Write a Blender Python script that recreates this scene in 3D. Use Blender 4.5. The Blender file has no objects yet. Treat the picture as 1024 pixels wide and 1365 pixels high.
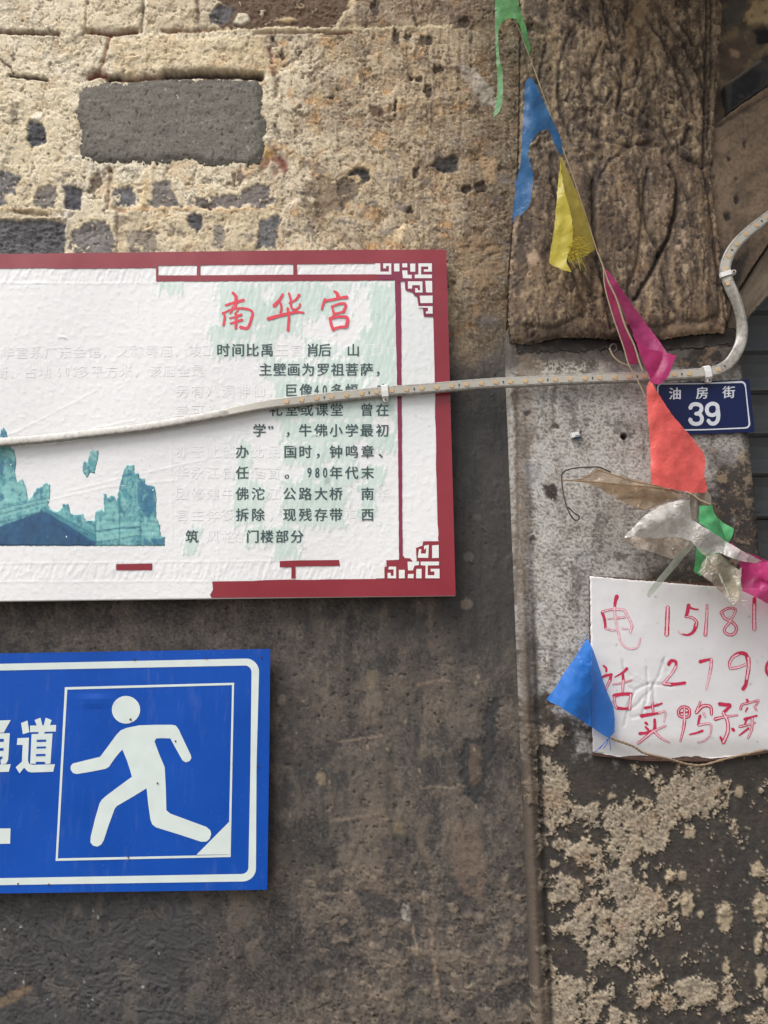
import bpy, bmesh, math, random
import numpy as np
from mathutils import Matrix, Vector
from mathutils.geometry import delaunay_2d_cdt

SC = bpy.context.scene
COL = SC.collection
rad = math.radians

# ------------------------------------------------------------------ camera
PW, PH, FPX = 1024.0, 1365.0, 1000.0
CAM = np.array([0.0, -1.3, 1.6])
PITCH, ROLL = rad(9.0), rad(-0.75)
cam = bpy.data.cameras.new('camera')
cam.sensor_fit = 'VERTICAL'; cam.sensor_height = 36.0; cam.lens = 36.0 * FPX / PH
cam.clip_start = 0.02; cam.clip_end = 500
cob = bpy.data.objects.new('camera', cam); COL.objects.link(cob)
RM = Matrix.Rotation(rad(90) + PITCH, 3, 'X') @ Matrix.Rotation(ROLL, 3, 'Z')
cob.matrix_world = Matrix.Translation(Vector(CAM)) @ RM.to_4x4()
SC.camera = cob
RN = np.array(RM)

# ------------------------------------------------------------------ sky, sun, exposure
SUN_EL, SUN_AZ = 57.0, 230.0
w = bpy.data.worlds.new('World'); SC.world = w; w.use_nodes = True
nt = w.node_tree
sky = nt.nodes.new('ShaderNodeTexSky'); sky.sky_type = 'NISHITA'; sky.sun_disc = False
sky.sun_elevation = rad(SUN_EL); sky.sun_rotation = rad(SUN_AZ)
sky.dust_density = 4.0; sky.air_density = 1.0
hs = nt.nodes.new('ShaderNodeHueSaturation'); hs.inputs['Saturation'].default_value = 0.22   # overcast: the cloud takes the blue out
nt.links.new(sky.outputs[0], hs.inputs['Color'])
nt.links.new(hs.outputs[0], nt.nodes['Background'].inputs[0])
nt.nodes['Background'].inputs[1].default_value = 0.082
sl = bpy.data.lights.new('sun', 'SUN'); sl.energy = 1.5; sl.angle = rad(38); sl.color = (1.0, 0.975, 0.94)
so = bpy.data.objects.new('sun', sl); COL.objects.link(so)
sdir = Vector((math.sin(rad(SUN_AZ)) * math.cos(rad(SUN_EL)), math.cos(rad(SUN_AZ)) * math.cos(rad(SUN_EL)), math.sin(rad(SUN_EL))))
so.rotation_euler = (-sdir).to_track_quat('-Z', 'Y').to_euler(); so.location = (-2, -3, 5)
SC.view_settings.view_transform = 'Standard'; SC.view_settings.look = 'None'
SC.view_settings.exposure = 1.26; SC.view_settings.gamma = 1.0
try: SC.view_settings.use_curve_mapping = False
except Exception: pass

# ------------------------------------------------------------------ pixel <-> wall plane
def W(u, v, y):
    """points of the photograph lifted onto the upright plane at depth y"""
    u = np.asarray(u, float); v = np.asarray(v, float); y = np.asarray(y, float)
    d = np.stack([(u - PW / 2) / FPX, -(v - PH / 2) / FPX, -np.ones_like(u + v)], -1) @ RN.T
    t = (y - CAM[1]) / d[..., 1]
    return CAM + d * t[..., None]

def UV(P):
    d = (P - CAM) @ RN
    return PW / 2 + FPX * d[..., 0] / -d[..., 2], PH / 2 - FPX * d[..., 1] / -d[..., 2]

# ------------------------------------------------------------------ noise
def _h(ix, iy, s):
    with np.errstate(over='ignore'):
        n = (ix.astype(np.uint32) * np.uint32(374761393)) ^ (iy.astype(np.uint32) * np.uint32(668265263)) ^ np.uint32((s * 2654435761) & 0xffffffff)
        n = (n ^ (n >> np.uint32(13))) * np.uint32(1274126177)
        n = (n ^ (n >> np.uint32(16))) * np.uint32(2246822519)
        n = n ^ (n >> np.uint32(15))
    return n

def gn(x, y, s):
    """gradient noise, about -1..1"""
    xf = np.floor(x); yf = np.floor(y); ix = xf.astype(np.int64); iy = yf.astype(np.int64)
    fx = x - xf; fy = y - yf
    def g(dx, dy):
        a = _h(ix + dx, iy + dy, s).astype(np.float64) * (2 * math.pi / 4294967296.0)
        return np.cos(a) * (fx - dx) + np.sin(a) * (fy - dy)
    ux = fx * fx * fx * (fx * (fx * 6 - 15) + 10); uy = fy * fy * fy * (fy * (fy * 6 - 15) + 10)
    a = g(0, 0); b = g(1, 0); c = g(0, 1); d = g(1, 1)
    return 1.5 * ((a + (b - a) * ux) * (1 - uy) + (c + (d - c) * ux) * uy)

def fbm(x, y, s, o=4, gain=0.5):
    r = 0; a = 1.0; t = 0
    for i in range(o):
        r = r + a * gn(x, y, s + i * 17); t += a
        x, y = (.8 * x - .6 * y) * 2.03 + 11.3, (.6 * x + .8 * y) * 2.03 + 5.7; a *= gain
    return r / t * 1.4

def sst(a, b, x):
    t = np.clip((x - a) / (b - a), 0, 1); return t * t * (3 - 2 * t)

ALB = 0.86
def lin(c, k=ALB):
    c = np.asarray(c, float) / 255.0
    return np.where(c <= 0.04045, c / 12.92, ((c + 0.055) / 1.055) ** 2.4) * k

def seg_dist(u, v, pl):
    d = np.full(u.shape, 1e9)
    for (x0, y0), (x1, y1) in zip(pl[:-1], pl[1:]):
        dx, dy = x1 - x0, y1 - y0; L = dx * dx + dy * dy + 1e-9
        t = np.clip(((u - x0) * dx + (v - y0) * dy) / L, 0, 1)
        d = np.minimum(d, (u - x0 - t * dx) ** 2 + (v - y0 - t * dy) ** 2)
    return np.sqrt(d)

def poly_sd(u, v, pl):
    d = seg_dist(u, v, list(pl) + [pl[0]]); ins = np.zeros(u.shape, bool)
    n = len(pl)
    for i in range(n):
        x0, y0 = pl[i]; x1, y1 = pl[(i + 1) % n]
        if y0 == y1: continue
        c = (y0 > v) != (y1 > v)
        ins ^= c & (u < (x1 - x0) * (v - y0) / (y1 - y0) + x0)
    return np.where(ins, -d, d)

class Paint:
    """colour (linear) and relief (metres towards the viewer) of a surface, laid out in the photograph's pixels"""
    def __init__(s, u, v):
        s.u, s.v = u, v; s.c = np.zeros(u.shape + (3,)); s.h = np.zeros(u.shape)
        s.nf = fbm(u / 6, v / 6, 901, 3); s.nm = fbm(u / 17, v / 17, 902, 4); s.nl = fbm(u / 60, v / 60, 903, 4)
        s.n2 = fbm(u / 13, v / 13, 904, 4)
    def mix(s, m, c):
        m = np.clip(m, 0, 1)[..., None]; s.c = s.c * (1 - m) + lin(c) * m
    def contrast(s, k, wide=None):
        m = np.exp(np.log(np.maximum(s.c, 1e-4)).mean(axis=tuple(range(s.c.ndim - 1)))) if wide is None else wide
        s.c = np.clip(m * (np.maximum(s.c, 1e-4) / m) ** k, .008, .82)
    def mul(s, m): s.c = s.c * m[..., None]
    def box(s, pts, pad):
        a = np.array(pts); return (s.u > a[:, 0].min() - pad) & (s.u < a[:, 0].max() + pad) & (s.v > a[:, 1].min() - pad) & (s.v < a[:, 1].max() + pad)
    def patch(s, pl, c, dh=0.0, rag=4.0, edge=2.2, op=1.0, rim=None, rimw=3, isl=True, var=.24):
        b = s.box(pl, 25)
        if not b.any(): return
        u, v = s.u[b], s.v[b]
        sd = poly_sd(u + rag * s.n2[b], v + rag * s.nm[b], pl) + rag * 0.4 * s.nf[b]
        m = sst(edge, -edge, sd) * op
        if isl: m = m * sst(-.62, -.5, s.nm[b] + .6 * s.nf[b])
        if rim is not None:
            r = np.exp(-((sd - rimw) / rimw) ** 2)[..., None]; s.c[b] = s.c[b] * (1 - .6 * r) + lin(rim) * .6 * r
        if c is not None: s.c[b] = s.c[b] * (1 - m[..., None]) + lin(c) * np.clip(1 + var * s.nm[b] + var * s.nf[b], .4, 1.8)[..., None] * m[..., None]
        s.h[b] += .62 * dh * m * (1 + .5 * s.n2[b])
    def line(s, pl, wd, c=None, dh=0.0, op=1.0, rag=2.0, brk=0.0):
        b = s.box(pl, wd * 3 + rag * 3)
        if not b.any(): return
        d = seg_dist(s.u[b] + rag * s.n2[b], s.v[b] + rag * s.nm[b], pl) + rag * .5 * s.nf[b]
        m = np.exp(-np.clip(d / wd, 0, 9) ** 2)
        if brk: m = m * sst(-brk, brk, s.nm[b] + .35)
        if c is not None: s.c[b] = s.c[b] * (1 - op * m[..., None]) + lin(c) * op * m[..., None]
        s.h[b] += dh * m
    def spot(s, x, y, r, c, dh=0.0, q=1.0, rag=2.0, op=1.0):
        b = (abs(s.u - x) < r * 3 + 8) & (abs(s.v - y) < r * q * 3 + 8)
        if not b.any(): return
        d = np.hypot(s.u[b] - x + rag * s.n2[b], (s.v[b] - y) / q + rag * s.nf[b]) - r
        m = sst(1.2, -1.2, d) * op
        s.c[b] = s.c[b] * (1 - m[..., None]) + lin(c) * m[..., None]; s.h[b] += dh * m

# ------------------------------------------------------------------ objects
def tag(o, label=None, cat=None, group=None, kind=None):
    if label: o['label'] = label
    if cat: o['category'] = cat
    if group: o['group'] = group
    if kind: o['kind'] = kind
    return o

def empty(name, loc, label, cat, group=None):
    o = bpy.data.objects.new(name, None); COL.objects.link(o); o.location = loc; o.empty_display_size = .05
    return tag(o, label, cat, group)

def link(name, me, mat, parent=None):
    o = bpy.data.objects.new(name, me); COL.objects.link(o)
    if mat: me.materials.append(mat)
    if parent is not None:
        o.parent = parent; o.matrix_parent_inverse = Matrix.Translation(-Vector(parent.location))
    return o

def mesh_np(name, V, F, col=None, smooth=True):
    V = np.ascontiguousarray(V, np.float32)
    me = bpy.data.meshes.new(name)
    me.vertices.add(len(V)); me.vertices.foreach_set('co', V.ravel())
    if isinstance(F, np.ndarray):
        k = F.shape[1]; n = len(F)
        me.loops.add(n * k); me.loops.foreach_set('vertex_index', F.astype(np.int32).ravel())
        me.polygons.add(n); me.polygons.foreach_set('loop_start', np.arange(0, n * k, k, dtype=np.int32))
    else:
        ls = np.fromiter((len(f) for f in F), np.int32, len(F))
        me.loops.add(int(ls.sum())); me.loops.foreach_set('vertex_index', np.fromiter((i for f in F for i in f), np.int32, int(ls.sum())))
        me.polygons.add(len(F)); me.polygons.foreach_set('loop_start', np.concatenate([[0], np.cumsum(ls)[:-1]]).astype(np.int32))
    me.update(calc_edges=True)
    me.polygons.foreach_set('use_smooth', np.full(len(me.polygons), bool(smooth)))
    if col is not None:
        a = me.color_attributes.new('col', 'FLOAT_COLOR', 'POINT')
        a.data.foreach_set('color', np.concatenate([col, np.ones((len(col), 1))], 1).astype(np.float32).ravel())
    me.validate()
    return me

def grid_relief(xs, zs, y0, paint, back, keep=None):
    """a wall face on the plane y0 with painted colour and real relief; its rim is folded back to the depth 'back'"""
    X, Z = np.meshgrid(xs, zs); P = np.stack([X, np.full_like(X, y0), Z], -1)
    u, v = UV(P); p = Paint(u, v); paint(p)
    P[..., 1] = y0 - p.h
    return P, p.c, u, v

def grid_mesh(name, P, c, back=None, top=True, bottom=True):
    n, m = P.shape[:2]
    if back is not None:                                        # rim folded back
        def ring(A, fn):
            A = np.concatenate(([fn(A[:1])] if top else []) + [A] + ([fn(A[-1:])] if bottom else []), 0)
            return np.concatenate([fn(A[:, :1]), A, fn(A[:, -1:])], 1)
        P = ring(P, lambda q: np.stack([q[..., 0], np.full(q.shape[:2], back), q[..., 2]], -1)); c = ring(c, lambda q: q)
        n, m = P.shape[:2]
    i = np.arange(n * m).reshape(n, m)
    F = np.stack([i[:-1, :-1], i[:-1, 1:], i[1:, 1:], i[1:, :-1]], -1).reshape(-1, 4)
    return mesh_np(name, P.reshape(-1, 3), F, c.reshape(-1, 3))

def cdt(poly, step, bstep, rag=0.0, seed=0):
    """fills an outline (photograph pixels) with an even mesh; returns uv, triangles, boundary loop"""
    rng = random.Random(seed); pts = []
    n = len(poly)
    for i in range(n):
        a, b = poly[i], poly[(i + 1) % n]; L = math.hypot(b[0] - a[0], b[1] - a[1]); k = max(1, int(L / bstep))
        for j in range(k):
            t = j / k; r = rag if j else 0
            pts.append((a[0] + (b[0] - a[0]) * t + rng.uniform(-r, r), a[1] + (b[1] - a[1]) * t + rng.uniform(-r, r)))
    nb = len(pts); A = np.array(pts)
    gx = np.arange(A[:, 0].min() + step / 2, A[:, 0].max(), step); gy = np.arange(A[:, 1].min() + step / 2, A[:, 1].max(), step)
    if len(gx) and len(gy):
        GX, GY = np.meshgrid(gx, gy); GX = GX + (np.arange(len(gy)) % 2)[:, None] * step * .5
        g = np.stack([GX.ravel(), GY.ravel()], -1)
        keep = poly_sd(g[:, 0], g[:, 1], pts) < -step * .45
        A = np.concatenate([A, g[keep]], 0)
    vs, es, fs, ov, oe, of = delaunay_2d_cdt([Vector(p) for p in A], [], [list(range(nb))], 1, 1e-5)
    uv = np.array([(p.x, p.y) for p in vs])
    order = {o: k for k, os_ in enumerate(ov) for o in os_}
    loop = [order[i] for i in range(nb)]
    F = []
    for f in fs:
        a, b, c = (uv[i] for i in f[:3])
        F.append(list(f) if (b[0] - a[0]) * (c[1] - a[1]) - (b[1] - a[1]) * (c[0] - a[0]) < 0 else list(f)[::-1])
    return uv, F, loop

def ydepth(y, u, v): return y(u, v) if callable(y) else np.full(np.shape(u), float(y))

def sheet(polys, y, step=8, bstep=5, rag=0.0, seed=1, thick=0.0):
    """flat or waved sheet(s) cut to outlines; returns V, F. thick > 0 folds the rim back by that much"""
    V = []; F = []
    for k, item in enumerate(polys):
        pl, yy = (item if isinstance(item, tuple) and callable(item[1]) else (item, y))
        uv, f, loop = cdt(pl, step, bstep, rag, seed + k)
        o = len(V); P = W(uv[:, 0], uv[:, 1], ydepth(yy, uv[:, 0], uv[:, 1]))
        V.extend(P.tolist()); F.extend([[i + o for i in t] for t in f])
        if thick:
            b = len(V); q = P[loop].copy(); q[:, 1] += thick; V.extend(q.tolist()); n = len(loop)
            # seen from the front the outline may run either way; both sides are drawn
            F.extend([[o + loop[i], o + loop[(i + 1) % n], b + (i + 1) % n, b + i] for i in range(n)])
            V.extend(q.tolist()); F.append([b + n + i for i in range(n)])
    return np.array(V), F

def relief(name, pl, y0, paint, mat, parent, step=2.2, thick=0.02, rag=0.6, seed=3):
    """a slab with its own thickness, outline, painted colour and relief"""
    uv, F, loop = cdt(pl, step, step, rag, seed)
    p = Paint(uv[:, 0].copy(), uv[:, 1].copy()); paint(p)
    P = W(uv[:, 0], uv[:, 1], ydepth(y0, uv[:, 0], uv[:, 1])); front = P.copy(); front[:, 1] -= p.h
    q = P[loop].copy(); q[:, 1] += thick; n = len(loop); b = len(front)
    F = F + [[loop[i], loop[(i + 1) % n], b + (i + 1) % n, b + i] for i in range(n)]
    V = np.concatenate([front, q], 0); c = np.concatenate([p.c, p.c[loop]], 0)
    return link(name, mesh_np(name, V, F, c), mat, parent)

def catmull(pl, k=8):
    p = [np.array(q, float) for q in pl]
    if len(p) < 3: return [p[0] + (p[-1] - p[0]) * t for t in np.linspace(0, 1, k + 1)]
    p = [2 * p[0] - p[1]] + p + [2 * p[-1] - p[-2]]; out = []
    for i in range(1, len(p) - 2):
        a, b, c, d = p[i - 1:i + 3]
        for t in np.arange(k) / k:
            out.append(.5 * (2 * b + (c - a) * t + (2 * a - 5 * b + 4 * c - d) * t * t + (3 * b - a - 3 * c + d) * t ** 3))
    out.append(p[-2]); return out

def strokes(items, y, eps=2.5e-5, k=7, rough=0.0, seed=5):
    """brush strokes: (points, start width, end width) in pixels, each a thin sheet a hair above the one before"""
    V = []; F = []; rng = random.Random(seed)
    for n, (pl, w0, w1) in enumerate(items):
        q = np.array(catmull(pl, k)); m = len(q)
        t = np.gradient(q, axis=0); t /= np.maximum(np.linalg.norm(t, axis=1), 1e-6)[:, None]; nn = np.stack([-t[:, 1], t[:, 0]], -1)
        ww = np.linspace(w0, w1, m) / 2
        ww = ww * (1 + rough * np.array([rng.uniform(-1, 1) for _ in range(m)]))
        a = q + nn * ww[:, None]; b = q - nn * ww[:, None]
        cap0 = [q[0] - t[0] * ww[0] * .8]; cap1 = [q[-1] + t[-1] * ww[-1] * .8]
        uv = np.array(cap0 + list(a) + list(b) + cap1)
        o = len(V); V.extend(W(uv[:, 0], uv[:, 1], ydepth(y, uv[:, 0], uv[:, 1]) - eps * n).tolist())
        A = lambda i: o + 1 + i; B = lambda i: o + 1 + m + i
        F.append([o, B(0), A(0)]); F.append([o + 1 + 2 * m, A(m - 1), B(m - 1)])
        F.extend([[A(i), B(i), B(i + 1), A(i + 1)] for i in range(m - 1)])
    return np.array(V), F

_glyph = {}
def glyph(ch, bold=0.0):
    if (ch, bold) not in _glyph:
        c = bpy.data.curves.new('glyph', 'FONT'); c.body = ch; c.size = 1; c.resolution_u = 4; c.offset = bold
        o = bpy.data.objects.new('glyph', c); COL.objects.link(o)
        dg = bpy.context.evaluated_depsgraph_get()
        me = bpy.data.meshes.new_from_object(o.evaluated_get(dg))
        V = np.array([v.co[:2] for v in me.vertices]); F = [list(p.vertices) for p in me.polygons]
        bpy.data.objects.remove(o); bpy.data.curves.remove(c); bpy.data.meshes.remove(me)
        _glyph[ch, bold] = (V, F)
    return _glyph[ch, bold]

def lettering(chars, y, slope=0.0, bold=0.0, strike=0.0):
    """(character, centre u, centre v, width px, height px) set on a surface"""
    V = []; F = []
    if strike: chars = [(c, x + strike * k, v_ + strike * j, a, b) for c, x, v_, a, b in chars for k, j in ((-1, .5), (1, -.5))]
    for n, (ch, cu, cv, sx, sy) in enumerate(chars):
        g, f = glyph(ch, bold)
        if not len(g): continue
        ascii_ = ord(ch) < 256
        cx = (g[:, 0].min() + g[:, 0].max()) / 2 if ascii_ else 0.5; cy = (g[:, 1].min() + g[:, 1].max()) / 2 if ascii_ else 0.38
        du = (g[:, 0] - cx) * sx; dv = -(g[:, 1] - cy) * sy
        u = cu + du; v = cv + dv - slope * du
        o = len(V); V.extend(W(u, v, ydepth(y, u, v) - 2e-5 * (n % 2)).tolist()); F.extend([[i + o for i in t] for t in f])
    return np.array(V), F

def tube(pts, r, seg=8, ry=None, cap=True):
    pts = np.array(pts, float); n = len(pts)
    t = np.gradient(pts, axis=0); t /= np.linalg.norm(t, axis=1)[:, None]
    V = []; F = []
    for i in range(n):
        ri = r[i] if hasattr(r, '__len__') else r
        b = np.array([0, -1., 0]); s = np.cross(t[i], b)
        if np.linalg.norm(s) < 1e-4: s = np.array([1., 0, 0])
        s /= np.linalg.norm(s); b = np.cross(s, t[i])
        for j in range(seg):
            a = 2 * math.pi * j / seg; V.append(pts[i] + ri * (math.cos(a) * s + math.sin(a) * b))
    for i in range(n - 1):
        for j in range(seg):
            F.append([i * seg + j, i * seg + (j + 1) % seg, (i + 1) * seg + (j + 1) % seg, (i + 1) * seg + j])
    if cap: F.append(list(range(seg))[::-1]); F.append([(n - 1) * seg + j for j in range(seg)])
    return np.array(V), F

def join(*vf):
    V = []; F = []
    for v, f in vf:
        o = len(V); V.extend(np.asarray(v).tolist()); F.extend([[i + o for i in t] for t in f])
    return np.array(V), F

def boxmesh(c, ax, ay, az):
    """box: centre and three half-axis vectors"""
    c, ax, ay, az = (np.array(q, float) for q in (c, ax, ay, az))
    V = [c + sx * ax + sy * ay + sz * az for sx in (-1, 1) for sy in (-1, 1) for sz in (-1, 1)]
    return np.array(V), [[0, 1, 3, 2], [4, 6, 7, 5], [0, 4, 5, 1], [2, 3, 7, 6], [0, 2, 6, 4], [1, 5, 7, 3]]

def put(name, vf, mat, parent=None, smooth=False):
    return link(name, mesh_np(name, vf[0], vf[1], smooth=smooth), mat, parent)

# ------------------------------------------------------------------ materials
def newmat(name):
    m = bpy.data.materials.new(name); m.use_nodes = True
    return m, m.node_tree, m.node_tree.nodes['Principled BSDF']

def noise(t, scale, detail=4, rough=.55, vec=None):
    n = t.nodes.new('ShaderNodeTexNoise'); n.inputs['Scale'].default_value = scale; n.inputs['Detail'].default_value = detail; n.inputs['Roughness'].default_value = rough
    if vec is None:
        g = t.nodes.get('pos') or t.nodes.new('ShaderNodeNewGeometry'); g.name = 'pos'; vec = g.outputs['Position']
    t.links.new(vec, n.inputs['Vector']); return n

def ramp(t, src, stops):
    r = t.nodes.new('ShaderNodeValToRGB'); e = r.color_ramp.elements
    while len(e) < len(stops): e.new(.5)
    for q, (p, c) in zip(e, stops): q.position = p; q.color = (*c, 1) if hasattr(c, '__len__') else (c, c, c, 1)
    t.links.new(src, r.inputs[0]); return r

def mulc(t, a, b, f=1.0, mode='MULTIPLY'):
    m = t.nodes.new('ShaderNodeMix'); m.data_type = 'RGBA'; m.blend_type = mode; m.inputs[0].default_value = f
    t.links.new(a, m.inputs[6]); t.links.new(b, m.inputs[7]); return m.outputs[2]

def stone_mat(name, rough=.88, fine=.35, bump=.5, dist=.0016, spec=.25):
    m, t, b = newmat(name)
    a = t.nodes.new('ShaderNodeAttribute'); a.attribute_name = 'col'
    n1 = noise(t, 420, 5, .65); n2 = noise(t, 1300, 3, .6)
    r1 = ramp(t, n1.outputs[0], [(.25, 1 - fine), (.55, 1.0), (.8, 1 + fine * .7)])
    r2 = ramp(t, n2.outputs[0], [(.3, 1 - fine * .6), (.7, 1 + fine * .4)])
    c = mulc(t, a.outputs['Color'], r1.outputs[0]); c = mulc(t, c, r2.outputs[0])
    t.links.new(c, b.inputs['Base Color'])
    b.inputs['Roughness'].default_value = rough; b.inputs['Specular IOR Level'].default_value = spec
    bp = t.nodes.new('ShaderNodeBump'); bp.inputs['Strength'].default_value = bump; bp.inputs['Distance'].default_value = dist
    t.links.new(n1.outputs[0], bp.inputs['Height'])
    b2 = t.nodes.new('ShaderNodeBump'); b2.inputs['Strength'].default_value = bump * .7; b2.inputs['Distance'].default_value = dist * .4
    t.links.new(n2.outputs[0], b2.inputs['Height']); t.links.new(bp.outputs[0], b2.inputs['Normal']); t.links.new(b2.outputs[0], b.inputs['Normal'])
    return m

def plain(name, rgb, rough=.5, spec=.5, var=.06, scale=60, bump=0.0, bscale=300, metal=0.0, coat=0.0, k=ALB):
    m, t, b = newmat(name); c = lin(rgb, k)
    n = noise(t, scale, 4)
    r = ramp(t, n.outputs[0], [(.3, tuple(c * (1 - var))), (.7, tuple(np.minimum(c * (1 + var), .95)))])
    t.links.new(r.outputs[0], b.inputs['Base Color'])
    rr = ramp(t, n.outputs[0], [(.3, max(rough - .08, 0)), (.7, min(rough + .08, 1))]); t.links.new(rr.outputs[0], b.inputs['Roughness'])
    b.inputs['Specular IOR Level'].default_value = spec; b.inputs['Metallic'].default_value = metal; b.inputs['Coat Weight'].default_value = coat
    if bump:
        nb = noise(t, bscale, 4); bp = t.nodes.new('ShaderNodeBump'); bp.inputs['Strength'].default_value = bump; bp.inputs['Distance'].default_value = .001
        t.links.new(nb.outputs[0], bp.inputs['Height']); t.links.new(bp.outputs[0], b.inputs['Normal'])
    return m

def film_mat(name, rgb, clear=.2, rough=.35, trans=.45, var=.12, spec=.4, scale=90, k=ALB, crease=.42, dist=.002):
    """thin plastic film: part diffuse, part letting light through, part see-through"""
    m, t, b = newmat(name); c = lin(rgb, k)
    n = noise(t, scale, 5); r = ramp(t, n.outputs[0], [(.3, tuple(c * (1 - var))), (.7, tuple(np.minimum(c * (1 + var), .95)))])
    t.links.new(r.outputs[0], b.inputs['Base Color']); b.inputs['Roughness'].default_value = rough; b.inputs['Specular IOR Level'].default_value = spec
    tl = t.nodes.new('ShaderNodeBsdfTranslucent'); t.links.new(r.outputs[0], tl.inputs[0])
    tr = t.nodes.new('ShaderNodeBsdfTransparent')
    cc = .25 + .75 * np.clip(c / max(c.max(), 1e-3), 0, 1); tr.inputs[0].default_value = (*cc, 1)
    m1 = t.nodes.new('ShaderNodeMixShader'); m1.inputs[0].default_value = trans
    m2 = t.nodes.new('ShaderNodeMixShader'); m2.inputs[0].default_value = clear
    t.links.new(b.outputs[0], m1.inputs[1]); t.links.new(tl.outputs[0], m1.inputs[2])
    t.links.new(m1.outputs[0], m2.inputs[1]); t.links.new(tr.outputs[0], m2.inputs[2])
    nb = noise(t, scale * 1.3, 4, .6); nb.noise_type = 'RIDGED_MULTIFRACTAL'; nb.inputs['Distortion'].default_value = .8
    bp = t.nodes.new('ShaderNodeBump'); bp.inputs['Strength'].default_value = crease; bp.inputs['Distance'].default_value = dist
    t.links.new(nb.outputs[0], bp.inputs['Height']); t.links.new(bp.outputs[0], b.inputs['Normal'])
    t.links.new(m2.outputs[0], t.nodes['Material Output'].inputs[0])
    return m
#PART2
# ------------------------------------------------------------------ depths of the layers (metres, minus is towards the viewer)
Y_WALL, Y_SHAFT, Y_CAP, Y_PANEL, Y_SIGN, Y_PLATE, Y_CARD, Y_STRIP = 0.0, -0.018, -0.022, -0.031, -0.018, -0.0235, -0.029, -0.0285

def spread(a, b, step, lo, hi, n=26):
    """even spacing between a and b, growing out to lo and hi"""
    core = np.arange(a, b, step)
    left = a - (a - lo) * (np.linspace(0, 1, n)[1:] ** 2); right = core[-1] + (hi - core[-1]) * (np.linspace(0, 1, n)[1:] ** 2)
    return np.concatenate([left[::-1], core, right])

# ------------------------------------------------------------------ ground
m_ground = plain('street_paving', (120, 116, 110), .9, .2, .15, 3)
P = [(-60, 60), (60, 60), (60, -60), (-60, -60)]
g = link('street', mesh_np('street', np.array([(x, y, 0) for x, y in P]), [[3, 2, 1, 0]], smooth=False), m_ground); tag(g, kind='structure')

# ------------------------------------------------------------------ the wall on the left
m_stone = stone_mat('old_masonry', fine=.28, bump=.36)
m_render = stone_mat('cement_render', rough=.8, fine=.28, bump=.45, spec=.35)
m_patchc = stone_mat('fresh_mortar', rough=.93, fine=.22, bump=.9, dist=.002)

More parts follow.
